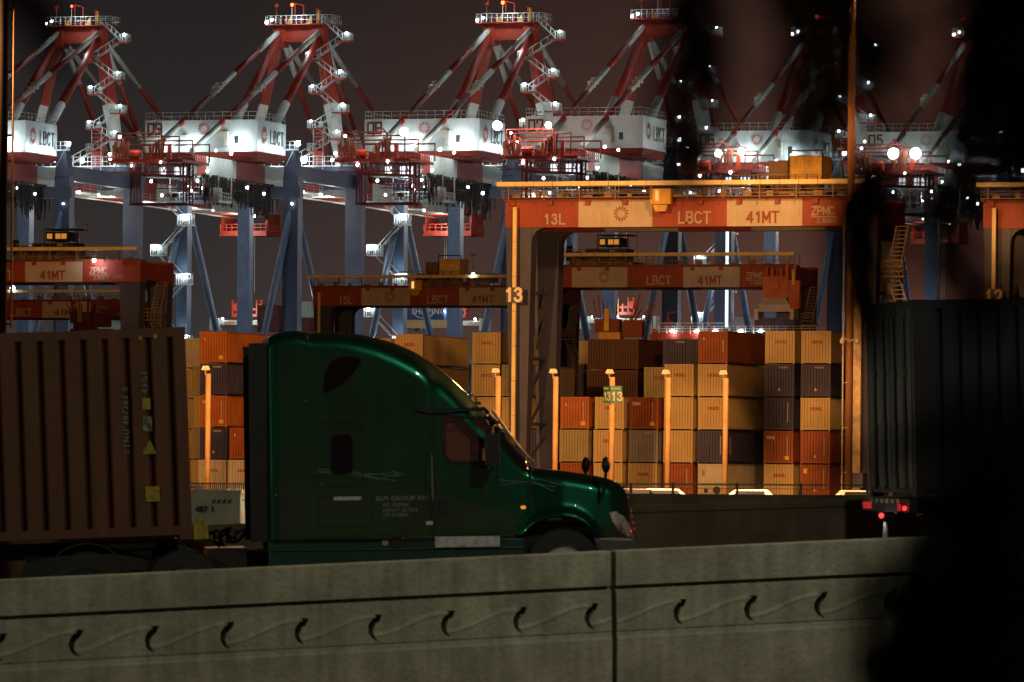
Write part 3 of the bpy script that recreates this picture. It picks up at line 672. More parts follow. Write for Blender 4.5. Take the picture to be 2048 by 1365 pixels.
# ------------------------------------------------------------------ yard gantries
PW = 5.8
def make_rmg():
    root = empty('yard_gantry')
    W_ = 5 * PW
    def girder(v0, v1):
        g = MB()
        for k in range(5): g.box(k * PW, (k + 1) * PW, v0, v1, 20.3, 22.45, k % 2)
        g.box(-.15, W_ + .15, v0 - .12, v0, 22.3, 22.5, 0)
        for k in range(10):
            u = .5 + k * 2.95; g.box(u, u + .35, v0 - .28, v0, 21.95, 22.3, 0)
        return g
    G = girder(0, 1.5).build('girder', [GRED, CREAM], root)
    girder(6.9, 8.4).build('girder', [GRED, CREAM], root)
    for u in (0, W_ - 1.6): MB().box(u, u + 1.6, 1.5, 6.9, 20.5, 22.2).build('end_beam', GRED, root)
    for (v, s_) in ((.05, 1), (6.95, -1)):
        for u, d in ((.05, 1), (W_ - 2.1, -1)):
            l = MB(); w0, w1 = 2.05, 1.15; uc0 = u + w0 / 2; 
            l.hexa([(uc0 - w1 / 2, v + (.3 if s_ > 0 else -.0), 0), (uc0 + w1 / 2, v + .3, 0), (uc0 + w1 / 2, v + 1.3, 0), (uc0 - w1 / 2, v + 1.3, 0),
                    (uc0 - w0 / 2, v, 20.28), (uc0 + w0 / 2, v, 20.28), (uc0 + w0 / 2, v + 1.4, 20.28), (uc0 - w0 / 2, v + 1.4, 20.28)])
            # curved gusset to the girder
            pts = [(uc0 + d * w0 / 2, 20.28), (uc0 + d * (w0 / 2 + 1.0), 20.28)] + [(uc0 + d * (w0 / 2 + 1.0 * (1 - math.sin(t * math.pi / 12))), 20.28 - 1.0 * (1 - math.cos(t * math.pi / 12))) for t in range(1, 6)] + [(uc0 + d * w0 / 2, 19.1)]
            l.prism(pts, v + .1, v + 1.3)
            l.build('leg', GLEG, root)
    for u in (.6, W_ - 1.6):
        b = MB()
        b.box(u, u + .9, -1.2, 9.6, .9, 2.0)
        for k in range(5): b.tube((u + .45, 1.4 + k * 1.15, 2.0 + k * 3.1), (u + .45, 7.2 - (k % 2) * .5, 4.6 + k * 3.0), .12, n=5)
        for k in range(3): b.tube((u + .45, 1.3, 5.5 + k * 5), (u + .45, 7.1, 5.5 + k * 5), .14, n=5)
        for v in (-.6, 1.6, 6.6, 8.8): b.tube((u + .1, v, .45), (u + .8, v, .45), .45, n=12)
        b.build('bogie_frame', GLEG, root)
    # vertical cable guide and the long cable tray
    t = MB()
    for k in range(7): t.box(.85, 1.13, -.75, -.5, 3.5 + k * 2.62, 3.5 + (k + 1) * 2.62 - .03)
    t.build('cable_guide', TRAY, root)
    t = MB()
    for k in range(20): t.box(-.25 + k * 1.47, -.25 + (k + 1) * 1.47 - .04, -1.35, -.95, 23.35, 23.68)
    t.build('cable_tray', TRAY, root)
    r_ = MB(); r_.rail([(0, -.9, 22.5), (W_, -.9, 22.5)], .8, 2.9, .026, mids=2); r_.box(0, W_, -.9, 0, 22.48, 22.53); r_.rail([(0, 1.3, 22.5), (W_, 1.3, 22.5)], 1.0, 2.6, .035)
    for k in range(11): r_.box(.6 + k * 2.8, .67 + k * 2.8, -1.2, -1.1, 22.3, 23.35)
    rr = random.Random(9)
    for k in range(16):
        u = .8 + k * 1.8; r_.box(u, u + rr.uniform(.3, .9), -.6, -.3, 22.5, 22.5 + rr.uniform(.15, .5))
    r_.build('walkway_railing', MATS['walk_steel'] if 'walk_steel' in MATS else mat('walk_steel', (.22, .15, .09), .5, .2), root)
    # stair at the right legs
    s_ = MB(); P = [(W_ + .9, 2, 20.3), (W_ + .2, 2, 16.6), (W_ + 1.6, 2, 12.6), (W_ + .2, 2, 9)]
    for a, c in zip(P, P[1:]):
        a, c = Vector(a), Vector(c)
        for o in (0, .9): s_.tube(a + Vector((o, 0, 0)), c + Vector((o, 0, 0)), .06, n=4)
        for k in range(12): q = a.lerp(c, k / 12); s_.box(q.x, q.x + .9, 1.9, 2.1, q.z - .03, q.z + .03)
    for (u, v, z) in P[1:]: s_.rail([(u - .6, 1.2, z), (u + 1.4, 1.2, z)], 1.1, .6, .05, mids=2); s_.box(u - .6, u + 1.5, 1.2, 2.4, z - .1, z)
    s_.build('stair', MATS['walk_steel'], root)
    # lettering
    yb = -.03
    sunburst(.64, GRED, G, (PW * 1.58, yb, 21.3))
    stroke('LBCT', .80, CREAM, G, (PW * 2.36, yb, 20.58))
    stroke('41MT', .78, GRED, G, (PW * 3.27, yb, 20.58))
    stroke('ZPMC', .58, CREAM, G, (PW * 4.13, yb, 21.12), sx=.98, w=.16, gap=.2); MB().box(PW * 4.12, PW * 4.46, yb - .01, yb + .02, 20.93, 20.99).build('underline', CREAM, G)
    text('上海振华', .42, CREAM, G, (PW * 4.18, yb, 20.52), bold=.0, name='lettering')
    stroke('ABB', .38, CREAM, G, (PW * 4.55, yb, 20.62), w=.13, gap=.3)
    return root
def rmg_trolley(root, u, boxy, dark):
    """trolley with its machine boxes riding on the girders"""
    t = MB(); t.box(u - 2.8, u + 3.2, .2, 8.2, 22.6, 22.95)
    for k in range(4): t.box(u - 2.6 + k * 1.4, u - 1.7 + k * 1.4, .6, 2.2, 22.95, 23.5 + (k % 2) * .4)
    for k in range(3): t.tube((u - 2 + k * 1.9, .4, 23.5), (u - 2 + k * 1.9, 1.5, 23.5), .45, n=10)
    T = t.build('trolley', MACH, root)
    MB().rail([(u - 4.0, -.2, 22.95), (u + 2.6, -.2, 22.95)], 1.15, .8, .035, mids=2).build('railing', MATS['walk_steel'], T)
    if boxy:
        MB().box(u + .3, u + 2.9, .3, 2.8, 23.75, 25.55).build('machine_house', YEL, T)
        MB().box(u - 1.4, u + .2, .6, 3, 23.5, 25.2).build('machine_house', MACH, T)
        f = MB(); f.poly_tube([(u + .3, .1, 23.7), (u + .3, .1, 25.9), (u + 2.9, .1, 25.9), (u + 2.9, .1, 23.7)], .06); f.build('frame', BLACKP, T)
        MB().box(u + 3.3, u + 6.4, .8, 3, 22.95, 23.9).build('machine_house', MACH, T)
    else:
        m = MB(); m.box(u - 1.2, u + 3.1, .6, 3.2, 22.95, 24.2); m.box(u + .2, u + 2.4, .6, 3.2, 24.4, 25.3); m.box(u + .1, u + 3.4, .4, 3.3, 25.5, 25.6)
        for q in (u + .1, u + 3.3): m.tube((q, .5, 24.2), (q, .5, 25.6), .06)
        m.tube((u - 3, 1, 23), (u - 3, 1, 24.5), .3, n=8); m.build('machine_house', BLACKP, T)
        for a in (.35, 1.2, 1.8): MB().box(u + a, u + a + .5, .52, .58, 24.6, 25.1).build('window', LAMBER, T)
        MB().box(u + 1.4, u + 1.9, .5, .58, 23.1, 24.1).build('door', CREAM, T)
    m = MB(); m.tube((u + 4.2, .6, 23), (u + 4.2, .6, 26), .05); m.box(u + 3.9, u + 4.4, .4, .8, 25.9, 26.1); m.build('mast', MATS['walk_steel'], T)
RP = make_rmg()
RMG = {}
rspec = [('13', 1006, 397, 21.8, True, 'large orange and cream yard gantry marked 13L in front of the stacks'),
         ('12', 1962, 392, 9, True, 'yard gantry marked 12L cut off by the right edge behind leaves'),
         ('15', 623, 592, 14.6, True, 'yard gantry marked 15L seen above the truck roof'),
         ('14', 1030, 527, 8.2, False, 'yard gantry behind the 13L gantry with a trolley holding two containers'),
         ('16', -292, 497, 19.0, False, 'upper yard gantry at the left with a lamp lighting its emblem'),
         ('17', -203, 592, 5, False, 'lower dim yard gantry at the left just above the brown container')]
for i, (n_, px, Y, tu, bx, lab) in enumerate(rspec):
    r_ = RP if i == 0 else copy_tree(RP)
    q = W(px, 940, Y); r_.location = (q.x, q.y, 0); r_.rotation_euler = base_rot
    r_.scale = (1, 1, {'16': .945, '17': .912}.get(n_, 1)); RMG[n_] = r_; tag(r_, lab, 'gantry crane', 'container yard gantries')
bpy.context.view_layer.update()
for (n_, px, Y, tu, bx, lab) in rspec:
    r_ = RMG[n_]; rmg_trolley(r_, tu, bx, False)
    if n_ in ('13', '12', '15', '14'):
        G = [c for c in COL.objects if c.parent == r_ and c.name.startswith('girder')][0]
        if n_ != '14': stroke(n_ + 'L', .72, CREAM, G, (PW * .54, -.03, 20.56), gap=.32)
        b = MB(); b.box(.45, 1.75, -.95, -.8, 14.6, 15.75); B_ = b.build('number_board', NAVY, r_)
        stroke(n_, .95, mat('number_cream', (.75, .62, .45), .5, var=.03), B_, (.42, -.96, 14.72), w=.22, name='gantry_number')
    if n_ in ('13', '15'):
        b = MB(); b.box(11.7, 13.3, -1.0, -.5, 21.95, 23.1); b.hexa([(12.1, -1, 21.4), (12.9, -1, 21.4), (12.9, -.6, 21.4), (12.1, -.6, 21.4), (11.95, -1, 21.9), (13.05, -1, 21.9), (13.05, -.6, 21.9), (11.95, -.6, 21.9)])
        b.build('lamp_box', YEL, r_)
        MB().tube((12.25, -1.04, 22.2), (12.25, -1.04, 22.95), .13, n=8).build('lamp', LSOD, r_)
light('floodlight', 'POINT', 260, (1, .8, .8), RMG['16'], (PW * 4.27, -1.0, 22.2), .1)
MB().sphere((0, 0, 0), .18).build('lamp', LWHITE, RMG['16'], (PW * 4.27, -1.0, 22.35))
MB().sphere((0, 0, 0), .3).build('lamp', LWHITE, RMG['17'], (14.4, -1.5, 23.9))
MB().sphere((0, 0, 0), .2).build('lamp', LWHITE, RMG['15'], (19.5, -1.5, 23.7))

# ------------------------------------------------------------------ containers
def corr(mb, p0, d, n, L, z0, z1, depth, pitch, m=0, narrow=False):
    """trapezoid-corrugated sheet from p0 along d (length L), outward normal n"""
    N = max(1, int(L / pitch)); pitch = L / N; prof = [(0, 0), (.26, 0), (.38, 1), (.88, 1), (1.0, 0)]
    b = len(mb.v); c = 0
    if narrow: prof = [(0, 0), (.66, 0), (.76, 1), (.90, 1), (1.0, 0)] if depth > .08 else [(0, 0), (.14, 0), (.42, .8), (.56, 1), (.80, 1), (1.0, 0)]
    for k in range(N):
        for (t, q) in (prof if k == N - 1 else prof[:-1]):
            p = p0 + d * (pitch * (k + t)) - n * (depth * q); mb.v += [(p.x, p.y, z0), (p.x, p.y, z1)]; c += 1
    for i in range(c - 1): mb.face((b + 2 * i, b + 2 * i + 2, b + 2 * i + 3, b + 2 * i + 1), m)
CW, CHT, CD = 2.44, 2.60, 12.19
def container_mesh(L=12.19, pitch_side=.28, deep=.04):
    mb = MB(); X, Y, Z = Vector((1, 0, 0)), Vector((0, 1, 0)), Vector((0, 0, 1)); e = .10; H = CHT
    # corner posts and rails
    for x in (0, CW - .16):
        for y in (0, L - .16): mb.box(x, x + .16, y, y + .16, 0, H)
    for z in (.055, H - .11):
        for x in (0, CW - .07): mb.box(x + .005, x + .065, .16, L - .16, z, z + .11)
        for y in (0, L - .07): mb.box(.16, CW - .16, y + .005, y + .065, z, z + .11)
    corr(mb, Vector((.16, .02, 0)), X, -Y, CW - .32, .11, H - .11, .09, .235, 0, True)
    corr(mb, Vector((CW - .16, L - .03, 0)), -X, Y, CW - .32, .11, H - .11, .045, .24)
    corr(mb, Vector((CW - .01, .16, 0)), Y, X, L - .32, .11, H - .11, deep, pitch_side, 0, deep > .05)
    corr(mb, Vector((.02, L - .16, 0)), -Y, -X, L - .32, .11, H - .11, .04, pitch_side)
    mb.box(.07, CW - .07, .07, L - .07, H - .06, H - .03); mb.box(.07, CW - .07, .07, L - .07, .05, .08)
    # corner castings stick out a little
    for x in (-.004, CW - .174):
        for y in (-.006, L - .172):
            for z in (-.005, H - .115): mb.box(x, x + .178, y, y + .178, z, z + .12, 0)
    return mb
CMESH = container_mesh().mesh('shipping_container', [MATS['crane_white_paint']])
CC = {'tan': mat('tan_container_paint', (.63, .48, .235), .6, var=.16, streak=.08, scale=.35, dirt=(.25, .15, .07)),
      'pale': mat('pale_container_paint', (.64, .60, .48), .6, var=.14, streak=.08, scale=.35),
      'olive': mat('weathered_tan_paint', (.42, .36, .20), .7, var=.22, streak=.08, scale=.5, dirt=(.1, .07, .03)),
      'rust': mat('rust_container_paint', (.42, .110, .035), .6, var=.2, streak=.08, scale=.35),
      'orange': mat('orange_container_paint', (.56, .17, .035), .6, var=.15, streak=.08, scale=.35),
      'navy': mat('navy_container_paint', (.060, .060, .16), .6, var=.2, streak=.08, scale=.35),
      'grey': mat('grey_container_paint', (.34, .33, .34), .6, var=.15, streak=.08, scale=.35),
      'brown': mat('brown_container_paint', (.085, .030, .016), .6, var=.2, streak=.08, scale=.35),
      'maroon': mat('maroon_container_paint', (.10, .03, .03), .6, var=.2, streak=.08, scale=.35),
      'green': mat('seafoam_container_paint', (.42, .58, .50), .6, var=.12, streak=.08, scale=.35),
      'blue': mat('blue_container_paint', (.03, .085, .26), .55, var=.15, streak=.08, scale=.35)}
STK = mat('yellow_sticker', (.85, .55, .06), .5, var=.1)
ENDGAP = mat('shadow_fork_pocket', (.02, .015, .01), .9)
def put_container(pos, colr, rotz=-PHI, marks=(), name='shipping_container', label=None, group=None, mesh=None):
    o = bpy.data.objects.new(name, mesh or CMESH); COL.objects.link(o)
    o.location = pos; o.rotation_euler = (0, 0, rotz)
    o.material_slots[0].link = 'OBJECT'; o.material_slots[0].material = CC[colr]
    for mk in marks:
        if mk == 'tex': text('tex', .52, TEXTW, o, (.25, -.03, 1.95), bold=.03)
        elif mk == 'oocl': text('OOCL', .34, TEXTR, o, (.80, -.03, 1.62), bold=.03)
        elif mk == 'maersk': text('MAERSK', .2, TEXTW, o, (1.15, -.03, 2.28), bold=.01, spacing=1.1)
        elif mk == 'plate': MB().box(1.75, 2.1, -.02, .0, .30, .62).build('yellow_label', STK, o)
        elif mk == 'plate2': MB().box(.3, .6, -.02, .0, 1.9, 2.3).build('yellow_label', STK, o)
        elif mk == 'tri': MB().prism([(.35, 1.9), (.58, 1.9), (.465, 2.15)], -.02, 0).build('warning_triangle', STK, o)
        elif mk == 'tri2': MB().prism([(1.1, .5), (1.33, .5), (1.215, .75)], -.02, 0).build('warning_triangle', STK, o)
        elif mk == 'strip': 
            m = MB(); 
            for k in range(9): m.box(1.92, 2.0, -.02, .0, .7 + k * .17, .80 + k * .17)
            m.build('number_strip', TEXTW, o)
        elif mk == 'strip_y':
            m = MB()
            for k in range(6): m.box(2.02, 2.12, -.02, .0, .9 + k * .17, 1.03 + k * .17)
            m.build('number_strip', STK, o)
        elif mk == 'side':
            m = MB()
            for k in range(8): m.box(CW, CW + .02, 1.0, 1.35, .7 + k * .18, .82 + k * .18)
            m.build('number_strip', TEXTW, o)
        elif mk == 'fan':
            m = MB(); m.box(.25, 2.2, -.04, .0, 1.05, 2.4); m.box(.95, 1.25, -.07, 0, .35, .65, 0); m.build('cooling_unit', CC['pale'], o)
            MB().tube((1.6, -.09, .5), (1.6, 0, .5), .30, n=16).build('fan', BLACKP, o); MB().box(.55, .8, -.06, .0, .3, .6).build('vent', BLACKP, o)
            MB().box(.35, .6, -.06, -.04, 1.6, 2.1).build('control_panel', CC['grey'], o)
    tag(o, label, 'container', group)
    return o
# front row of block 13: (left pixel, [colours from the ground up], marks per level)
def depth_at(px): return 421.5 - .0128 * (px - 1395)
def column(px, Y, levels, lab, block='block 13', voff=0.0, grp='containers stacked in block 13', z0=0.0):
    base = W(px, 940, Y); base.z = z0
    ordn = ['lowest', 'second lowest', 'third', 'fourth', 'fifth', 'sixth', 'seventh']
    for k, (c, mk) in enumerate(levels):
        p = base + AV * voff; p.z = z0 + k * 2.665 + .01
        jig = Vector((random.uniform(-.06, .06), 0, 0))
        nm = {'tan': 'tan', 'olive': 'weathered tan', 'rust': 'rust red', 'orange': 'orange', 'navy': 'navy', 'grey': 'grey', 'brown': 'brown', 'pale': 'pale cream', 'maroon': 'maroon', 'green': 'pale green', 'blue': 'blue'}[c]
        extra = ' lettered tex' if 'tex' in mk else ' lettered OOCL' if 'oocl' in mk else ' with cooling unit' if 'fan' in mk else ''
        pos = 'topmost' if k == len(levels) - 1 else ordn[k]
        put_container(p + jig, c, marks=mk, label=f'{nm} container{extra}, {pos} in {lab}', group=grp)
T, N_, O, RU = 'tan', 'navy', 'olive', 'rust'
front = [
    (1120, [('rust', ()), ('olive', ()), ('orange', ('tri', 'plate', 'strip', 'side'))], 'the short column right of the gantry leg'),
    (1188, [(T, ()), (T, ('oocl',)), (T, ('oocl',))], 'the column behind the block 13 sign'),
    (1257, [(T, ('oocl',)), ('grey', ('maersk', 'side')), ('rust', ('tex', 'plate', 'strip'))], 'the column just right of the block sign'),
    (1327, [('rust', ('strip', 'tri2')), (T, ()), (T, ()), (T, ('oocl', 'tri2'))], 'the column behind the second lamp post from right'),
    (1395, [('pale', ('fan',)), (N_, ('strip', 'side')), (T, ('oocl',)), (T, ('oocl',)), ('rust', ('tri', 'strip_y'))], 'the tall middle column topped by rust red'),
    (1527, [(T, ('oocl',)), ('rust', ('tex', 'plate', 'strip')), (N_, ('strip',)), (N_, ('maersk', 'tri2')), (T, ('oocl',))], 'the tall column second from the mast'),
    (1600, [('rust', ('plate2', 'tri2', 'strip')), ('rust', ('tri2', 'strip')), (T, ('oocl',)), (N_, ('maersk', 'tri2')), (T, ('oocl',))], 'the tall column beside the orange mast')]
for px, lv, lab in front:
    column(px, depth_at(px), lv, lab)
# second bays further back
back = [
    (1276, 13.2, [('rust', ()), ('brown', ()), ('rust', ()), ('olive', ('oocl',))], 'the back column right of the sign', 1270),
    (1142, 27, [('brown', ()), ('brown', ()), ('brown', ()), ('brown', ()), ('brown', ())], 'the dark back column left of the block sign', 1136),
    (1190, 27, [('brown', ()), ('maroon', ()), ('brown', ()), ('maroon', ()), ('brown', ())], 'the dark back column above the block sign', 1186),
    (1244, 40, [('brown', ()), ('brown', ()), ('brown', ()), ('rust', ()), ('brown', ())], 'the dark back column right of the block sign', 1244),
    (1300, 27, [('navy', ()), ('navy', ()), ('navy', ()), ('navy', ('maersk',)), ('navy', ('maersk',))], 'the navy back column under the lit red railing', 1296),
    (1348, 27, [('navy', ()), ('navy', ()), ('navy', ()), ('navy', ()), ('navy', ('maersk',))], 'the navy back column left of the rust topped one', 1344),
    (1500, 27, [('olive', ()), ('olive', ()), ('olive', ()), ('olive', ()), ('olive', ())], 'the back column right of the rust topped one', 1497),
    (1112, 34, [('olive', ()), ('olive', ()), ('tan', ()), ('grey', ()), ('olive', ())], 'the grey green back column at the gantry leg', 1108)]
for px, voff, lv, lab, p2 in back:
    column(p2 - voff * 6.6 * .9, depth_at(px), lv, lab, voff=voff)
# columns seen between truck and gantry leg
for px, Y, n, colr, lab in ((943, 432, 5, 'tan', 'the dim column between truck roof and gantry leg'), (787, 440, 5, 'tan', 'the column topping out above the truck roof'),
                            (1003, 430, 4, 'olive', 'the dim column touching the gantry leg'), (726, 455, 5, 'olive', 'the far column just over the truck roof'),
                            (1052, 427, 2, 'navy', 'the low column seen between the gantry legs')):
    column(px, Y, [(colr if k % 2 else ('tan' if colr != 'navy' else 'navy'), ('oocl',) if k in (n - 1, n - 2) and colr == 'tan' else ()) for k in range(n)], lab, z0=0)
# left block beside the truck
column(398, 437, [('pale', ('oocl',)), (N_, ('maersk', 'tri2')), ('orange', ('tex', 'plate', 'strip')), (N_, ('maersk',)), ('orange', ('tri', 'plate'))], 'the orange topped column left of the truck', grp='containers stacked beside the truck')
column(458, 434, [('pale', ('oocl',)), ('rust', ('tri', 'strip'))], 'the two high column next to the sleeper cab', grp='containers stacked beside the truck')
column(385, 446, [(T, ()), ('olive', ()), (T, ()), ('olive', ())], 'the column hidden at the brown container edge', grp='containers stacked beside the truck')
column(362, 460, [(T, ()), (T, ()), (T, ()), (T, ()), ('pale', ())], 'the far column peeking over the brown container', grp='containers stacked beside the truck')
for k, (pp, c) in enumerate(((300, 'brown'), (345, 'brown'))):
    pass
# the two dark containers held by the trolley of the second gantry
R14 = RMG['14']; R14M = Matrix.Translation(R14.location) @ Matrix.Rotation(-PHI, 4, 'Z')
for k, (u, lab) in enumerate(((25.2, 'dark brown container hanging at left under the white spreader'), (27.3, 'dark navy container hanging at right under the white spreader'))):
    p = R14M @ Vector((u - .1, -1.2, 14.6)); o = put_container(p, ('brown', 'navy')[k], label=lab); o.scale = (.82, .5, 1.0)
sp = empty('yard_spreader', R14M @ Vector((27.2, -.6, 17.5)), base_rot)
tag(sp, 'white yard spreader with orange machinery above two dark containers', 'spreader', 'spreaders hanging from the yard gantries')
m = MB(); m.box(-1.6, 1.6, -.8, .8, .3, 1.0); m.hexa([(-1.5, -.8, 1.0), (1.5, -.8, 1.0), (1.5, .8, 1.0), (-1.5, .8, 1.0), (-1.0, -.5, 1.7), (1.0, -.5, 1.7), (1.0, .5, 1.7), (-1.0, .5, 1.7)])
for s_ in (-2.0, 1.6): m.box(s_, s_ + .4, -1, 1, -.5, .6)
m.build('beam', CREAM, sp)
m = MB(); m.box(-1.3, 1.3, -.5, .5, 1.7, 3.8); m.box(1.3, 2.4, -.4, .4, .6, 3.4); m.tube((0, -.55, 2.9), (0, -.8, 2.9), .45, n=12)
for u in (-1.0, -.4, .5, 1.1, 1.9): m.box(u - .12, u + .12, -.3, -.1, 3.8, 4.6 + (u > 1) * .4)
m.build('headblock', mat('orange_machine_paint', (.50, .12, .03), .6), sp)
MB().box(1.7, 2.0, -.7, -.5, 2.9, 4.5).build('hose_guide', YEL, sp)
m = MB()
for u in (-1.2, -.6, .6, 1.2): m.tube((u, 0, 3.8), (u * .6, .5, 5.0), .05, n=4); 
m.build('hoist_rope', MACH, sp)
for (px, py, Y, lab, colr) in ((1222, 690, 470, 'yellow yard spreader with spiky ropes above the dark back columns', YEL), (168, 668, 560, 'dark red yard spreader with spiky ropes at the left gantries', MATS['rusty_red_steel'])):
    sp = empty('yard_spreader', W(px, py, Y), base_rot); tag(sp, lab, 'spreader', 'spreaders hanging from the yard gantries')
    m = MB(); m.box(-1.3, 1.3, -.8, .8, 0, .5); m.box(-1.0, 1.0, -.6, .6, .5, 1.1); m.box(1.4, 3.2, -.6, .6, -.3, .5); m.build('beam', colr, sp)
    m = MB(); rr = random.Random(int(px)); m.box(-1.4, .9, -.5, .5, 1.1, 2.3); m.box(1.2, 3.0, -.4, .4, .7, 2.2)
    for k in range(22):
        u = rr.uniform(-1.6, 3.4); m.tube((u * .8, rr.uniform(-.4, .4), 1.6), (u * 1.3, rr.uniform(-.6, .6), rr.uniform(2.8, 4.6)), .05, n=4)
    m.build('headblock', MATS['rusty_red_steel'], sp)
    MB().box(-.4, .05, -.9, -.6, 1.2, 3.2).build('hose_guide', YEL, sp)
# ------------------------------------------------------------------ ship behind the quay
shipO = W(1000, 940, 1010)
ship = empty('container_ship', (shipO.x, shipO.y, 0), (0, 0, -PHI))
tag(ship, 'long dark container ship moored behind the harbour cranes', 'ship')
m = MB(); m.prism([(-150, -2), (150, -2), (172, 21), (168, 22.5), (-160, 22.5), (-158, 10)], 14, 60); m.build('hull', mat('ship_hull_paint', (.02, .022, .03), .5, scale=.05), ship)
m = MB(); m.rail([(-158, 14.2, 22.5), (168, 14.2, 22.5)], 1.4, 4, .12); m.build('deck_railing', STEEL, ship)
def ship_box(px, py, Y, L_, H_, colr, lab, txt=None):
    p = W(px, py, Y); o = MB()
    corr(o, Vector((0, 0, 0)), Vector((1, 0, 0)), Vector((0, -1, 0)), L_, 0, H_, .05, .55); o.box(0, L_, .06, 2.5, 0, H_); o.box(0, L_, -.03, .06, H_ - .15, H_)
    b = o.build('shipping_container', CC[colr], None, p, (0, 0, -PHI)); tag(b, lab, 'container', 'containers stacked on the ship')
    if txt: text(txt, 1.5, TEXTW, b, (1.1, -.06, H_ - 2.1), bold=.02, spacing=1.1)
    return b
ship_box(812, 640, 1006, 7.6, 3.2, 'blue', 'blue ship container with white SHIPPING lettering under the 15L gantry', 'SHIPPING')
m = MB()
for k in range(13):
    a0, a1 = math.pi * (1 + k / 13), math.pi * (1 + (k + 1) / 13)
    m.beam((3.6 + 2.0 * math.cos(a0), -.08, 1.6 + 1.3 * math.sin(a0)), (3.6 + 2.0 * math.cos(a1), -.08, 1.6 + 1.3 * math.sin(a1)), .12, .16)
m.build('curved_emblem', TEXTW, [o for o in COL.objects if o.get('label', '').startswith('blue ship')][0])
ship_box(812, 657, 1006, 8.2, 1.6, 'tan', 'tan ship container below the blue SHIPPING one')
ship_box(597, 635, 1006, 2.7, 3.0, 'green', 'pale green ship container right of the navy crane leg')
ship_box(566, 664, 1006, 5.4, 2.6, 'maroon', 'maroon ship container under the pale green one')
ship_box(514, 664, 1006, 4.4, 5.1, 'maroon', 'maroon ship container left of the navy crane leg')
ship_box(798, 660, 1008, 1.3, 5.2, 'grey', 'grey ship container left of the blue SHIPPING one')
ship_box(200, 668, 1006, 5.6, 2.4, 'green', 'pale green ship container low between the left gantries')
ship_box(70, 668, 1006, 6.5, 2.2, 'grey', 'grey ship container low at the left edge')
ship_box(1460, 668, 1000, 16, 3.2, 'grey', 'grey ship container with faint numbers behind the lit railing')
# red lit service platform above the stacks
q0 = W(1302, 668, 520)
pl = empty('service_platform', q0, base_rot); tag(pl, 'pink lit red steel platform with white lamps above the navy stack', 'platform')
m = MB(); m.box(0, 8.2, 0, 2, -.6, 0); m.box(0, 8.2, 0, .2, 0, .35); m.build('deck', RED, pl)
m = MB(); m.rail([(0, 0, 0), (17, 0, 0)], .75, .8, .035, mids=2); m.rail([(0, 0, 0), (8, 0, 0)], 1.05, 3, .05); m.build('railing', STEEL, pl)
m = MB(); m.tube((1.6, .5, 0), (1.6, .5, 2.1), .12); m.tube((1.6, .5, 2.1), (2.4, .5, 2.2), .08); m.box(1.2, 2.0, .3, .7, 0, 1.2); m.tube((.4, 1, -.6), (.4, 1, -21), .15); m.tube((7.8, 1, -.6), (7.8, 1, -21), .15); m.build('post', RED, pl)
for u in (2.3, 4.8, 6.7, 9.3, 11.3): MB().sphere((0, 0, 0), .16, sc=(1.8, 1, .7)).build('lamp', LWHITE, pl, (u, -.3, .25)); light('floodlight', 'POINT', 30, (.85, .95, 1), pl, (u, -.6, -.05), .1)
# tall white light column behind the second gantry
m = MB(); m.tube((0, 0, 0), (0, 0, 17.0), .28, n=8); o = m.build('lit_mast', emis('tube_light', (.8, .93, 1), 1.6), None, W(1453, 655, 880)); tag(o, 'slim bright white lit mast standing behind the second yard gantry', 'mast')

# ------------------------------------------------------------------ sodium yard masts and street lamps
SOD = (1.0, .44, .13)
def yard_mast(x, Y, h, r, label, m, power, heads=1, unseen=False):
    o = empty('lamp_mast', (x, Y, 0)); tag(o, label, 'lamp mast')
    MB().tube((0, 0, 0), (0, 0, h), r, r * .8, n=16).build('pole', m, o)
    t = MB(); t.tube((-1.6, 0, h), (1.6, 0, h), .1); t.tube((0, 0, h - .3), (0, 0, h + .3), r * 1.4, n=12)
    for a in (-1.5, -.5, .5, 1.5): t.box(a - .3, a + .3, -.3, .3, h + .1, h + .35)
    t.build('lamp_head', STEEL, o)
    if power: light('sodium_lamp', 'POINT', power, SOD, o, (0, 1.5, h - 1.2), 1.0)
    return o
PINK = mat('mast_paint', (.24, .11, .045), .6, var=.1, streak=.2)
m1 = yard_mast(W(1697, 940, 350).x, 350, 36, .27, 'tall orange lit mast before the gantry legs, its top in the dark leaves', PINK, 60000)
m = MB(); m.tube((-.45, -.25, 0), (-.45, -.25, 19), .05, n=6); 
for z in range(2, 19, 3): m.tube((-.45, -.25, z), (0, -.2, z), .03, n=4)
m.build('cable_pipe', STEEL, m1)
for s_ in (-1, 1):
    c = MB(); c.tube((.0, -.25, 10.75), (s_ * .45, -.3, 11.0), .05, n=5); c.sphere((s_ * .5, -.3, 10.75), .2); c.tube((s_ * .5, -.3, 10.9), (s_ * .42, -.3, 11.15), .08, n=6)
    c.build('camera_dome', CREAM, m1)
m2 = yard_mast(W(-2, 800, 300).x, 300, 36, .42, 'dark mast with an orange lit edge at the left border', mat('dark_mast_paint', (.006, .005, .005), .9, spec=.1), 0)
MB().tube((.66, -.1, 9.8), (.66, -.1, 28.5), .07, n=8).build('lit_edge_strip', mat('lit_edge_paint', (.13, .045, .012), .6), m2)  # orange strip added to paint the mast's lit right edge
for k in range(6): MB().box(.3, .66, -.12, .0, 10 + k * 3.6, 10.12 + k * 3.6).build('bracket', BLACKP, m2)  # brackets made up to carry the edge strip
light('sodium_lamp', 'POINT', 300000, SOD, m2, (-8, 0, 33), 1.2)
m3 = yard_mast(48, 118, 26, .3, 'sodium lamp mast out of view to the right of the ramp', STEEL, 120000)
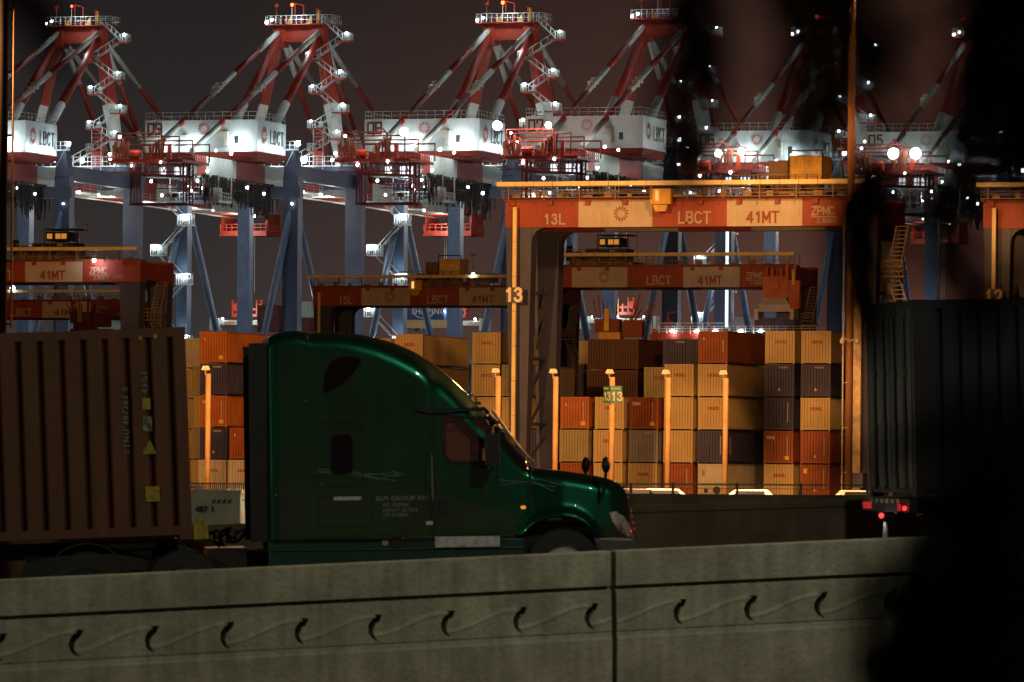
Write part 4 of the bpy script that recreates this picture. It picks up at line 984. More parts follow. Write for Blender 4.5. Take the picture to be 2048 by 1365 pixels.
# short posts with small white lamp heads
def post(px, lab):
    p = W(px, 940, 362); o = empty('lamp_post', (p.x, p.y, 0)); tag(o, lab, 'lamp post', 'orange lamp posts along the stack front')
    MB().tube((0, 0, 0), (0, 0, 8.45), .185, n=12).build('pole', mat('post_paint', (.66, .40, .18), .6, var=.12, streak=.2), o)
    h = MB(); h.hexa([(-.48, -.2, 8.7), (.12, -.2, 8.7), (.12, .2, 8.7), (-.48, .2, 8.7), (-.38, -.15, 8.98), (.02, -.15, 8.98), (.02, .15, 8.98), (-.38, .15, 8.98)])
    h.sphere((-.18, 0, 8.72), .26, sc=(1, 1, .45)); h.build('lamp_head', mat('lamp_head_paint', (.8, .62, .48), .4), o)
    MB().poly_tube([(-.2, -.02, 8.7), (-.2, -.02, 8.4), (-.08, -.02, 8.22), (.0, -.02, 8.2)], .045, n=6).build('arm', STEEL, o)
    return o
for px, lab in ((415, 'orange post with small lamp beside the brown truck container'), (995, 'orange post with small lamp just above the truck windshield'),
                (1110, 'orange post with small lamp right of the gantry leg'), (1223, 'orange post with small lamp carrying the green block sign'),
                (1335, 'orange post with small lamp in front of the tan stack'), (1450, 'rightmost orange post with small lamp by the tall column')): post(px, lab)
p = W(1226, 789, 361.2); sg = empty('block_sign', p); tag(sg, 'green sign reading BLOCK 13 twice on an orange post', 'sign')
GS = mat('green_sign_face', (.01, .16, .12), .5, var=.05)
MB().box(-.19, .62, -.06, .0, -.60, .58).build('right_panel', GS, sg)
lp_ = empty('left_panel', (-.2, -.04, 0), (0, 0, R(-58)), sg)
MB().box(-.80, 0, -.02, .02, -.58, .57).build('panel', GS, lp_)
text('BLOCK', .19, CC['pale'], sg, (-.13, -.08, .33), bold=.02); stroke('13', .55, CC['pale'], sg, (-.10, -.07, -.42), w=.2)
text('BLOCK', .18, CC['pale'], lp_, (-.72, -.045, .33), bold=.02); stroke('13', .55, CC['pale'], lp_, (-.70, -.03, -.42), w=.2)
# right leg guide of the big gantry
MB().box(27.35, 28.05, -1.1, -.7, .4, 15.5).build('cable_guide', mat('worn_guide_cover', (.55, .42, .26), .5, var=.25, scale=1.5), RMG['13'])
# white vehicles / blocks at the foot of the stacks
def white_car(px, lab, body=(.80, .80, .80), flip=False, nm='parked_car'):
    p = W(px, 940, 330); o = empty(nm, (p.x, p.y, -.62), (0, 0, math.pi if flip else 0)); tag(o, lab, 'car', 'cars parked at the foot of the stacks')
    b = MB(); pr = [(-2.2, .35), (2.2, .35), (2.25, .8), (1.9, .95), (1.0, 1.05), (.4, 1.5), (-1.6, 1.52), (-2.15, 1.0)]
    b.prism(pr, 0, 1.7); b.build('body', mat('car_white_paint' if body[0] > .5 else 'car_blue_paint', body, .35, coat=.5, var=.04), o, bevel=.05)
    g = MB(); g.prism([(-1.45, 1.08), (.62, 1.08), (.3, 1.42), (-1.4, 1.42)], -.02, 1.72); g.build('window', BLACKP, o)
    for x in (-1.4, 1.4): MB().tube((x, -.02, .33), (x, 1.72, .33), .33, n=14).build('wheel', DARK, o)
    return o
white_car(1345, 'white car half hidden behind the third lamp post from right'); white_car(1482, 'white car behind the rightmost lamp post', flip=True)
white_car(1290, 'dark blue car in front of the grey and tan column', body=(.04, .05, .10)); white_car(384, 'blue car beside the brown container edge', body=(.03, .05, .25))
white_car(1735, 'white car at the foot of the pale guide column')
light('yard_fill', 'POINT', 52000, SOD, m1, (-12, -30, 9), .8)  # low sodium fill added to brighten the bottom rows; no lamp stands here
light('yard_fill', 'POINT', 1500, (.9, .93, 1), m1, (-10, -28, 3), .3)  # second, whitish fill added near the ground, without a fixture
# grey and white boxes seen between container and cab
gb = MB(); gb.box(0, .86, 0, .6, -1.4, .56); gb.box(-.02, .88, -.02, .62, .52, .57); gb = gb.build('utility_cabinet', mat('cabinet_grey_paint', (.40, .38, .30), .6), None, W(380, 1045, 90)); tag(gb, 'grey cabinet with faded numbers between brown container and cab', 'cabinet')
text('487 1', .15, TEXTD, gb, (.08, -.02, .18), name='lettering')
for k in range(4): MB().prism([(.36 + k * .09, .33), (.42 + k * .09, .33), (.44 + k * .09, .40), (.40 + k * .09, .40)], -.02, 0).build('arrow_mark', TEXTD, gb)
wb = MB(); wb.box(0, .50, 0, .6, -1.3, .50); wb.box(-.05, .55, -.04, .64, .50, .56); wb = wb.build('white_cabinet', CC['pale'], None, W(479, 1045, 92)); tag(wb, 'bright cream cabinet right behind the sleeper cab', 'cabinet')
MB().box(.0, .5, -.02, 0, .38, .40).build('seam', BLACKP, wb)
light('cabinet_fill', 'POINT', 110, (1, .82, .6), wb, (.3, -1.6, 1.2), .1)  # unseen fill added to brighten the cabinets; no lamp hangs here
pk = MB()
for k in range(40): pk.box(k * .11, k * .11 + .05, 0, .03, 0, .55)
pk.box(0, 4.4, -.02, .05, .45, .5); pk = pk.build('picket_fence', CC['navy'], None, W(382, 984, 300)); tag(pk, 'low dark picket fence below the cream containers at left', 'fence')

def street_lamp(x, Y, z, power, lab, colr=(1, .95, .60)):
    o = empty('street_lamp', (x, Y, -1.8)); tag(o, lab, 'street lamp')
    MB().tube((0, 0, 0), (0, 0, z + 1.8), .1, .06, n=10).build('pole', STEEL, o)
    t = MB(); t.tube((0, 0, z + 1.8), (0, 2.0, z + 2.1), .05); t.box(-.18, .18, 1.6, 2.5, z + 1.98, z + 2.12); t.build('lamp_head', STEEL, o)
    light('street_light', 'POINT', power, colr, o, (0, 2.1, z + 1.8), .35)
street_lamp(-42, 30, 12, 15000, 'street lamp left of the camera lighting the barrier', (.90, 1, .62))
street_lamp(9, 54, 15, 3300, 'tall street lamp above the near roadside lighting the truck hood', (1, .95, .8))

# ------------------------------------------------------------------ green semi truck
HEAD = R(5.0)
GREEN = mat('green_truck_paint', (.000, .105, .050), .34, metal=.85, var=.16, scale=.9, streak=.12, coat=1.0)
GREEND = mat('green_fairing_paint', (.000, .035, .028), .45, var=.1, coat=.3)
GLASSD = mat('dark_glass', (.004, .004, .005), .06, var=.0, spec=.25)
CHROME = mat('chrome', (.75, .75, .75), .12, 1.0, var=.02)
TO = W(900, 1245, 72.2)
truck = empty('semi_truck', TO, (0, -R(1.2), HEAD))
tag(truck, 'dark green sleeper cab semi truck pulling a brown container on the ramp', 'truck')
tx = lambda px: (px - 900) / 145.0
tz = lambda py: (1245 - py) / 145.0
TOP = [(546, 672), (560, 664), (580, 660), (600, 658), (616, 660), (630, 663), (680, 662), (720, 665), (760, 672), (800, 684), (840, 701), (880, 726), (915, 754), (945, 783), (970, 812), (988, 836), (1003, 860), (1020, 886), (1040, 912), (1058, 931), (1072, 938), (1100, 941), (1140, 945), (1180, 951), (1215, 958), (1240, 965), (1256, 975), (1266, 992), (1272, 1015), (1277, 1042), (1281, 1070), (1283, 1094)]
BOT = [(546, 1076), (1000, 1072), (1045, 1074), (1054, 1072), (1062, 1060), (1080, 1048), (1105, 1041), (1130, 1039), (1155, 1043), (1175, 1054), (1190, 1068), (1202, 1078), (1240, 1082), (1281, 1094.5)]
HWD = [(546, 1.20), (560, 1.22), (860, 1.22), (880, 1.17), (960, 1.12), (1010, 1.07), (1060, 1.03), (1080, 1.05), (1130, 1.10), (1190, 1.10), (1230, 1.06), (1258, .96), (1272, .82), (1281, .66)]
RTOP = [(546, .18), (700, .26), (860, .42), (960, .50), (1010, .26), (1060, .20), (1080, .22), (1180, .26), (1240, .26), (1281, .05)]
def interp(tab, x):
    if x <= tab[0][0]: return tab[0][1]
    for (a, p), (b, q) in zip(tab, tab[1:]):
        if x <= b: t = (x - a) / (b - a); return p + (q - p) * t
    return tab[-1][1]
def smooth(tab, x): return (interp(tab, x - 6) + 2 * interp(tab, x) + interp(tab, x + 6)) / 4
K, CN, TN = 56, 10, 6
XS = [546 + (1281 - 546) * i / 245 for i in range(246)]
rows = []
for px in XS:
    zt, zb, hw, rt = tz(smooth(TOP, px)), tz(interp(BOT, px)), smooth(HWD, px), smooth(RTOP, px)
    rt = min(rt, (zt - zb) * .6); ry = rt * 1.3 if px > 1072 or px < 1000 else rt * 1.0
    half = []
    for k in range(K + 1):
        t = k / K; z = zb + (zt - rt - zb) * t
        fl = 0
        if 1040 < px < 1215 and True:  # wheel arch flare
            d = z - zb; fl = .10 * math.exp(-((d - .03) / .09) ** 2) * min(1, (px - 1040) / 30, (1215 - px) / 30)
        tuck = .05 * max(0, t - .3) * (1 if px < 1000 else 1.4)
        half.append((hw + fl - tuck, z))
    y0 = half[-1][0]
    for k in range(1, CN + 1):
        a = math.pi / 2 * k / CN; half.append((y0 - ry + ry * math.cos(a), zt - rt + rt * math.sin(a) * .97))
    ye = half[-1][0]
    for k in range(1, TN + 1): half.append((ye * (1 - k / TN), zt - rt * .03 + rt * .03 * math.sin(math.pi / 2 * k / TN)))
    rows.append([(tx(px), 1.22 - y, z) for (y, z) in half] + [(tx(px), 1.22 + y, z) for (y, z) in half[:-1][::-1]])
NC = len(rows[0])
def inpoly(x, y, poly):
    c = False; n = len(poly); j = n - 1
    for i in range(n):
        if (poly[i][1] > y) != (poly[j][1] > y) and x < (poly[j][0] - poly[i][0]) * (y - poly[i][1]) / (poly[j][1] - poly[i][1]) + poly[i][0]: c = not c
        j = i
    return c
WINP = [(889, 846), (894, 837), (905, 834), (950, 836), (978, 842), (992, 866), (1004, 900), (1010, 924), (985, 927), (925, 928), (903, 925), (893, 910), (888, 880)]
HEADP = [(1224, 1030), (1238, 1028), (1256, 1040), (1268, 1056), (1279, 1082), (1262, 1078), (1244, 1066), (1232, 1050)]
def is_windshield(i, k):
    px = XS[i]
    if not (996 < px < 1064): return False
    return K + 3 <= k <= NC - K - 5
body = MB(); 
for r_ in rows: body.v += r_
wsh = MB(); wsh.v = list(body.v)
def quad(i, k): return (i * NC + k, (i + 1) * NC + k, (i + 1) * NC + k + 1, i * NC + k + 1)
patches = {'head': []}
for i in range(len(rows) - 1):
    for k in range(NC - 1):
        cx = (XS[i] + XS[i + 1]) / 2; cz = 1245 - 145 * (rows[i][k][2] + rows[i][k + 1][2]) / 2
        side = k < K or k > NC - K - 2
        if side and inpoly(cx, cz, WINP): continue
        if (k < K + 4 or k > NC - K - 6) and inpoly(cx, cz, HEADP): patches['head'].append((i, k)); 
        if is_windshield(i, k): wsh.face(quad(i, k), 0, True); continue
        body.face(quad(i, k), 0, True)
body.face([k for k in range(NC)]); body.face([(len(rows) - 1) * NC + k for k in range(NC)][::-1])
B = body.build('cab_body', GREEN, truck)
W_used = sorted({i for f in wsh.f for i in f})
for i in W_used:
    a, k = divmod(i, NC); fr = (k - K - 3) / (NC - 2 * K - 7); fr = max(0, min(1, fr)); x, y, z = wsh.v[i]
    bl = min(1, (XS[a] - 996) / 12, (1064 - XS[a]) / 12); o_ = .085 * math.sin(math.pi * fr) ** .35 * max(0, bl) if 0 < fr < 1 else 0
    wsh.v[i] = (x + o_, y, z + o_ * .6)
wsh.build('windshield', mat('windshield_glass', (.01, .01, .01), .16, var=0, coat=1.0), truck)
m = MB(); tp = [(984, 829), (996, 846), (1003, 856), (1020, 881), (1040, 907), (1058, 927), (1068, 936)]
for yy in (.42, 1.22, 2.02): m.poly_tube([(tx(a) + .075, yy, tz(c) + .045) for a, c in tp], .022, n=6)
for (a, yy) in ((1046, .6), (1046, 1.5)): m.tube((tx(a) + .10, yy, tz(914) + .06), (tx(a) - .12, yy + .5, tz(888) + .16), .014, n=5)
m.build('windshield_glint', mat('glint_strip_metal', (.55, .52, .48), .3, .7), truck)  # metal strips added to stand for the amber reflection on the glass; plus wipers
for a, c in ((958, 793), (966, 802), (974, 811), (981, 821), (987, 829), (1262, 982), (1268, 998), (1272, 1016), (1275, 1034)):
    MB().sphere((tx(a), .8 if a < 1000 else .55, tz(c) + .02), .026, nu=8, nv=6).build('edge_glint', CHROME, truck)  # chrome beads added as the bright lamp reflections along these edges
def patch(cells, name, m, off=.006, parent=truck):
    mb = MB(); used = {}
    for (i, k) in cells:
        idx = []
        for (a, b) in ((i, k), (i + 1, k), (i + 1, k + 1), (i, k + 1)):
            if (a, b) not in used:
                x, y, z = rows[a][b]; used[(a, b)] = len(mb.v); mb.v.append((x + off * (.8 if x > 2.4 else 0), 1.22 + (y - 1.22) * (1 + off), z))
            idx.append(used[(a, b)])
        mb.face(idx, 0, True)
    return mb.build(name, m, parent)
HLM = mat('headlight_lens', (.78, .70, .58), .12, metal=.2, var=.4, scale=7, coat=1.0)
near = [c for c in patches['head'] if c[1] < NC // 2]; far = [c for c in patches['head'] if c[1] >= NC // 2]
patch(near, 'headlight', HLM); patch(far, 'headlight', HLM)
def side_y(px, py):
    """surface y of the near side at that profile point"""
    z = tz(py); zt, zb, hw, rt = tz(smooth(TOP, px)), tz(interp(BOT, px)), smooth(HWD, px), smooth(RTOP, px)
    rt = min(rt, (zt - zb) * .6); t = max(0, min(1, (z - zb) / (zt - rt - zb)))
    return 1.22 - (hw - .05 * max(0, t - .3) * (1 if px < 1000 else 1.4))
def outline(pts, r, name, m, closed=True, off=0., parent=B, n=6):
    P = [(tx(a), side_y(a, b) - off, tz(b)) for a, b in pts]
    if closed: P.append(P[0])
    return MB().poly_tube(P, r, n=n).build(name, m, parent)
def rrect(x0, x1, y0, y1, r):
    o = []
    for cx, cy, a0 in ((x1 - r, y0 + r, -90), (x1 - r, y1 - r, 0), (x0 + r, y1 - r, 90), (x0 + r, y0 + r, 180)):
        for k in range(5): a = R(a0 + 22.5 * k); o.append((cx + r * math.cos(a), cy + r * math.sin(a)))
    return o
def panel(pts, th, name, m, parent=B, off=0.0):
    mb = MB(); b = len(mb.v); n = len(pts)
    for o in (off + th, -.02): mb.v += [(tx(a), side_y(a, c) - o, tz(c)) for a, c in pts]
    for i in range(n): j = (i + 1) % n; mb.face((b + i, b + j, b + n + j, b + n + i))
    mb.face([b + i for i in range(n)][::-1]); return mb.build(name, m, parent)
outline(WINP, .016, 'window_frame', BLACKP)
GLS = []
for yy in (side_y(940, 880) + .03, 2.44 - side_y(940, 880) - .03):
    gl = MB(); GLS.append(gl); b = len(gl.v); gl.v += [(tx(a), yy + (0.02 if yy < 1 else -.02) * (a - 890) / 100, tz(c)) for a, c in WINP]; gl.face([b + i for i in range(len(WINP))])
gm = bpy.data.materials.new('cab_glass'); gm.use_nodes = True
N = gm.node_tree.nodes; N.clear(); oo = N.new('ShaderNodeOutputMaterial'); mxs = N.new('ShaderNodeMixShader'); tr = N.new('ShaderNodeBsdfTransparent'); gls = N.new('ShaderNodeBsdfGlossy')
tr.inputs['Color'].default_value = (.55, .52, .48, 1); gls.inputs['Roughness'].default_value = .03; mxs.inputs[0].default_value = .10
gm.node_tree.links.new(tr.outputs[0], mxs.inputs[1]); gm.node_tree.links.new(gls.outputs[0], mxs.inputs[2]); gm.node_tree.links.new(mxs.outputs[0], oo.inputs[0])
for gl in GLS: gl.build('side_window', gm, truck)
# interior
it = MB(); it.box(tx(880), tx(900), .3, 2.1, tz(1000), tz(842)); it.box(tx(897), tx(935), 1.3, 2.0, tz(990), tz(945)); it.box(tx(900), tx(912), 1.3, 1.9, tz(950), tz(872)); it.box(tx(980), tx(1040), .3, 2.1, tz(1000), tz(928)); it.box(tx(878), tx(990), .2, 2.2, tz(846), tz(842)); it.box(tx(978), tx(986), 1.1, 1.4, tz(870), tz(844))
it.build('cab_interior', BLACKP, truck)
sw = MB(); c0 = Vector((tx(968), 1.75, tz(935)))
for k in range(16):
    a0, a1 = 2 * math.pi * k / 16, 2 * math.pi * (k + 1) / 16
    f = lambda a: c0 + Vector((.12 * math.sin(a), .22 * math.cos(a), .19 * math.sin(a)))
    sw.tube(f(a0), f(a1), .014, n=5)
sw.build('steering_wheel', BLACKP, truck)
panel([(652, 783), (653, 760), (657, 742), (666, 725), (678, 716), (694, 712), (722, 714), (730, 720), (727, 731), (716, 745), (700, 762), (684, 774), (668, 783), (658, 786)], .006, 'roof_window', GLASSD)
panel(rrect(667, 709, 868, 946, 12), .012, 'sleeper_window', GLASSD); outline(rrect(636, 729, 846, 971, 10), .012, 'sleeper_window_frame', GREEN)
outline(rrect(640, 749, 991, 1051, 8), .010, 'baggage_door_frame', GREEN)
outline([(652, 783), (653, 760), (657, 742), (666, 725), (678, 716), (694, 712), (722, 714), (730, 720), (727, 731), (716, 745), (700, 762), (684, 774), (668, 783), (658, 786)], .012, 'roof_window_seal', DARK)
outline(rrect(666, 710, 867, 947, 12), .012, 'sleeper_window_seal', DARK)
outline([(669, 908), (708, 908)], .008, 'window_bar', DARK, closed=False)
MB().poly_tube([(tx(866), -.09, tz(905)), (tx(866), -.15, tz(915)), (tx(867), -.15, tz(1000)), (tx(867), -.06, tz(1012))], .014, n=6).build('grab_handle', mat('dull_steel', (.3, .3, .3), .35, .8), B)
for (a_, c_) in ((940, 789), (946, 796), (961, 815), (622, 676), (617, 800), (722, 853), (724, 866), (646, 969), (743, 998), (644, 1048), (556, 987)):
    MB().sphere((tx(a_), side_y(a_, c_) - .01, tz(c_)), .017, nu=8, nv=6).build('side_glint', CHROME, B)  # chrome beads put in for the reflections and small lamps on the cab side
outline([(546, 1078), (860, 1077), (1000, 1072)], .012, 'skirt_seam', BLACKP, closed=False)
panel([(671, 992), (726, 992), (726, 999), (671, 999)], .008, 'reflector_strip', mat('label_white', (.62, .62, .58), .5, var=.3, scale=30))
outline([(622, 668), (622, 740), (618, 800), (612, 822), (546, 824)], .008, 'panel_seam', BLACKP, closed=False)
outline([(546, 824), (800, 822), (842, 822)], .004, 'panel_seam', BLACKP, closed=False)
m = MB(); P = [(tx(838), side_y(838, 820) - .03, tz(820)), (tx(868), side_y(868, 826) - .03, tz(826)), (tx(930), side_y(930, 822) - .02, tz(822)), (tx(975), side_y(975, 818) - .02, tz(820)), (tx(984), side_y(984, 826) - .0, tz(828))]
m.poly_tube(P, .028, n=6); m.build('drip_rail', BLACKP, B)
outline([(862, 828), (864, 900), (866, 1000), (866, 1068)], .03, 'cab_corner_trim', GREEN, closed=False, off=-.012)
outline([(873, 832), (874, 960), (876, 1070), (1003, 1067)], .007, 'door_seam', BLACKP, closed=False)
outline([(1069, 938), (1066, 960), (1068, 1000), (1073, 1045)], .014, 'hood_seam', BLACKP, closed=False)
panel(rrect(882, 899, 1001, 1030, 4), .02, 'door_handle', BLACKP)
panel([(905, 938), (950, 930), (1000, 932), (1003, 945), (985, 985), (940, 1005), (915, 998), (903, 970)], .004, 'door_mirror_shadow_panel', mat('door_inset_paint', (.0, .03, .018), .4)) if False else None
for k, (s_, pts) in enumerate((('', [(632, 934), (700, 944), (780, 950), (862, 957)]), ('', [(632, 944), (690, 940), (760, 958), (800, 948)]), ('', [(700, 936), (740, 952), (796, 962)]), ('', [(640, 940), (720, 952), (790, 943), (815, 950)]), ('', [(1005, 962), (1060, 968), (1120, 978)]), ('', [(1010, 972), (1070, 965), (1110, 985), (1150, 984)]), ('', [(1080, 960), (1120, 972), (1160, 980)]))):
    outline(pts, .0035, 'pinstripe', mat('faded_pinstripe', (.26, .33, .26), .6, var=.4, scale=8), closed=False, n=4)
TD = mat('faded_door_lettering', (.20, .28, .22), .6, var=.3, scale=10)
for s_, px, py, sz in (('ELM GROUP INC', 755, 1001, .092), ('MC 922984', 768, 1013, .07), ('USDOT 257234', 767, 1023, .068), ('CA 574864', 768, 1033, .07)):
    text(s_, sz, TD, B, (tx(px), side_y(px, py) - .01, tz(py)), ext=.004, bold=.01, sx=1.08)
# lower fairings, tank, steps
m = MB(); m.box(tx(541), tx(1052), .05, .5, tz(1230), tz(1079)); m.box(tx(541), tx(1050), .03, .06, tz(1100), tz(1096)); m.build('side_fairing', GREEND, truck, bevel=.02)
m = MB(); m.box(tx(541), tx(1052), 1.95, 2.4, tz(1230), tz(1079)); m.build('side_fairing', GREEND, truck, bevel=.02)
MB().box(tx(872), tx(1002), -.005, .1, tz(1096), tz(1074)).build('step_plate', mat('step_plate_white', (.55, .57, .52), .5, var=.25, scale=9), truck, bevel=.01)
MB().box(tx(870), tx(1005), -.01, .05, tz(1073), tz(1069)).build('step_edge', BLACKP, truck)
MB().tube((tx(797), .02, tz(1083)), (tx(797), .08, tz(1083)), .085, n=16).build('filler_recess', BLACKP, truck)
MB().tube((tx(773), .035, tz(1084)), (tx(773), .08, tz(1084)), .045, n=14).build('fuel_cap', mat('cap_metal', (.5, .4, .36), .4, .5), truck)
MB().box(tx(855), tx(868), -.005, .06, tz(1050), tz(1043)).build('grab_plate', CC['pale'], truck)
MB().sphere((tx(1052), side_y(1052, 1018) - .01, tz(1018)), .025, sc=(1.6, .6, 1)).build('marker_lamp', emis('marker_amber', (1, .35, .03), .8), truck)
# rear extender and frame
for yy in (.10, 2.28): MB().box(tx(506), tx(546), yy, yy + .06, tz(1080), tz(684)).build('side_extender', BLACKP, truck)
m = MB(); m.box(tx(500), tx(1260), .75, .85, tz(1130), tz(1096)); m.box(tx(500), tx(1260), 1.6, 1.7, tz(1130), tz(1096)); m.box(tx(60), tx(500), .75, .85, tz(1135), tz(1108)); m.box(tx(60), tx(500), 1.6, 1.7, tz(1135), tz(1108)); m.box(tx(420), tx(498), .3, 2.1, tz(1140), tz(1092)); m.build('frame_rail', BLACKP, truck)
m = MB(); m.prism([(tx(205), tz(1086)), (tx(225), tz(1077)), (tx(318), tz(1075)), (tx(318), tz(1088)), (tx(240), tz(1094))], .6, 1.85); m.box(tx(250), tx(310), .7, 1.75, tz(1110), tz(1086)); m.build('fifth_wheel', BLACKP, truck)
for cx in (180, 372, 1130):
    for yy in ((.03, .33), (2.1, 2.41)) if cx > 1000 else ((.03, .62), (1.82, 2.41)):
        w = MB(); c = Vector((tx(cx), 0, .52 if cx < 1000 else .745)); n_ = 36
        prof = [(.29, 0), (.30, .03), (.43, .0), (.50, .02), (.52, .06)]
        tw = yy[1] - yy[0]; full = [(r_, yy[0] + o) for r_, o in prof] + [(r_, yy[1] - o) for r_, o in prof[::-1]]
        for i in range(n_):
            a = 2 * math.pi * i / n_
            for (r_, y) in full: w.v.append((c.x + r_ * math.cos(a), y, c.z + r_ * math.sin(a)))
        q = len(full)
        for i in range(n_):
            for k in range(q - 1): j = (i + 1) % n_; w.face((i * q + k, i * q + k + 1, j * q + k + 1, j * q + k), 0, True)
        wo = w.build('wheel', DARK, truck)
        rm = MB(); y0 = yy[0]
        yo = y0 + .02 if yy[0] < 1 else yy[1] - .02; sg_ = 1 if yy[0] < 1 else -1
        rm.tube((c.x, yo + sg_ * .02, c.z), (c.x, yo + sg_ * .10, c.z), .29, .24, n=28); rm.tube((c.x, yo - sg_ * .04, c.z), (c.x, yo + sg_ * .1, c.z), .10, .12, n=16)
        for k in range(10): a = 2 * math.pi * k / 10; rm.sphere((c.x + .16 * math.cos(a), yo + sg_ * .01, c.z + .16 * math.sin(a)), .016, nu=5, nv=3)
        rm.build('rim', mat('polished_rim', (.62, .64, .64), .3, .35) if cx > 1000 else mat('dull_rim', (.25, .26, .25), .4, .6), wo)
for cx in (180, 372):
    m = MB()
    for k in range(8):
        a0, a1 = math.pi * (.18 + .64 * k / 8), math.pi * (.18 + .64 * (k + 1) / 8); r_ = .60
        m.hexa([(tx(cx) + rr_ * math.cos(a), y, .54 + rr_ * math.sin(a)) for rr_, y in ((r_, .04), (r_, .62)) for a in (a0, a1)][0:2] + [(tx(cx) + r_ * math.cos(a1), .62, .54 + r_ * math.sin(a1)), (tx(cx) + r_ * math.cos(a0), .62, .54 + r_ * math.sin(a0))] +
               [(tx(cx) + (r_ + .02) * math.cos(a0), .04, .54 + (r_ + .02) * math.sin(a0)), (tx(cx) + (r_ + .02) * math.cos(a1), .04, .54 + (r_ + .02) * math.sin(a1)), (tx(cx) + (r_ + .02) * math.cos(a1), .62, .54 + (r_ + .02) * math.sin(a1)), (tx(cx) + (r_ + .02) * math.cos(a0), .62, .54 + (r_ + .02) * math.sin(a0))])
    if cx == 180: m.build('rear_fender', BLACKP, truck)
m = MB(); m.prism([(tx(52), tz(1150)), (tx(55), tz(1118)), (tx(100), tz(1106)), (tx(160), tz(1100)), (tx(240), tz(1100)), (tx(300), tz(1112)), (tx(300), tz(1130)), (tx(60), tz(1160))], .05, .10); m.build('mud_guard', BLACKP, truck)
m = MB(); rr = random.Random(4)
for q in range(3):
    P = [(tx(500), .9 + q * .15, tz(1055 + q * 6))]
    for k in range(9): P.append((tx(478 - k * 5 + 9 * math.sin(k * 2.2 + q)), .9 + q * .15 + .05 * math.cos(k * 2), tz(1066 + 17 * math.sin(k * 1.15 + q) + k)))
    P.append((tx(412), 1.0 + q * .15, tz(1072)))
    m.poly_tube(P, .016, n=5)
m.build('air_hose', DARK, truck)
MB().box(tx(1052), tx(1204), .32, 2.12, tz(1230), tz(1046)).build('wheel_well', BLACKP, truck)
MB().box(tx(1060), tx(1196), .08, .3, tz(1046) + .0, tz(1044)).build('wheel_well_lip', BLACKP, truck)
# bumper, mirrors, lamps
m = MB(); m.prism([(tx(1192), tz(1078)), (tx(1272), tz(1082)), (tx(1281), tz(1098)), (tx(1279), tz(1150)), (tx(1262), tz(1180)), (tx(1205), tz(1180)), (tx(1196), tz(1110))], .14, 2.3); m.build('bumper', mat('bumper_grey', (.10, .095, .085), .4), truck, bevel=.04)
def mirror(px, y, nm='hood_mirror'):
    o = MB(); o.sphere((tx(px), y, tz(935)), .1, nu=14, nv=10, sc=(.62, 1.1, 1.15)); o.poly_tube([(tx(px), y, tz(948)), (tx(px - 2), y + .05, tz(975)), (tx(px - 8), y + (.12 if y < 1 else -.12), tz(1004))], .022, n=6)
    return o.build(nm, BLACKP, truck)
mirror(1216, -.02); mirror(1212, 2.46)
m = MB(); m.box(tx(972), tx(1000), -.30, -.12, tz(934), tz(870)); m.tube((tx(985), -.2, tz(872)), (tx(990), .1, tz(856)), .018, n=6); m.tube((tx(985), -.2, tz(932)), (tx(992), .12, tz(938)), .018, n=6); m.build('door_mirror', BLACKP, truck, bevel=.02)
m = MB(); m.box(tx(972), tx(1000), 2.56, 2.74, tz(934), tz(870)); m.tube((tx(985), 2.64, tz(872)), (tx(990), 2.3, tz(856)), .018, n=6); m.build('door_mirror', BLACKP, truck, bevel=.02)
for px in (955, 968, 981):
    MB().sphere((tx(px), 1.22 + (-.35 if px == 968 else .1), tz(interp(TOP, px)) + .02), .035, sc=(1.4, 1, .8)).build('roof_marker_lamp', CHROME, truck)
m = MB()
for k in range(7): z = tz(985 + k * 13); xx = tx(1281) + .0; m.box(tx(1262 + k * 2.6) , tx(1262 + k * 2.6) + .05, .65, 1.8, z - .03, z)
m.build('grille_bars', CHROME, truck)
# visor over the windshield
m = MB(); m.hexa([(tx(985), .25, tz(834)), (tx(1003), .25, tz(852)), (tx(1003), 2.2, tz(852)), (tx(985), 2.2, tz(834)), (tx(987), .25, tz(830)), (tx(1009), .25, tz(849)), (tx(1009), 2.2, tz(849)), (tx(987), 2.2, tz(830))]); m.build('sun_visor', GREEND, truck)

# ------------------------------------------------------------------ container and chassis of the green truck
NEARM = container_mesh(pitch_side=.293, deep=.085).mesh('shipping_container', [MATS['crane_white_paint']])
co = W(385, 1078, 72.2); hc = R(5.0)
def on_truck(pos, yaw, pitch, colr, label, mesh):
    """a container lying on a trailer: its long side runs along the heading"""
    o = bpy.data.objects.new('shipping_container', mesh); COL.objects.link(o)
    o.matrix_world = Matrix.Translation(pos) @ Matrix.Rotation(yaw, 4, 'Z') @ Matrix.Rotation(-pitch, 4, 'Y') @ Matrix.Rotation(-math.pi / 2, 4, 'Z') @ Matrix.Diagonal((1, 1, 1.12, 1))
    o.material_slots[0].link = 'OBJECT'; o.material_slots[0].material = colr
    tag(o, label, 'container'); return o
BRN = mat('dark_brown_corrugated_paint', (.110, .034, .014), .6, var=.30, streak=.2, scale=.8, dirt=(.06, .03, .02))
dirx = Vector((math.cos(hc), math.sin(hc), .045)).normalized(); lat = Vector((-math.sin(hc), math.cos(hc), 0))
# the mesh's local x=0..2.44 becomes heading-right; put the far side away from the camera
big = on_truck(co - dirx * 12.19 + lat * 2.44, hc, math.asin(.045), BRN, 'dark brown corrugated container with white lettering on the truck trailer', NEARM)
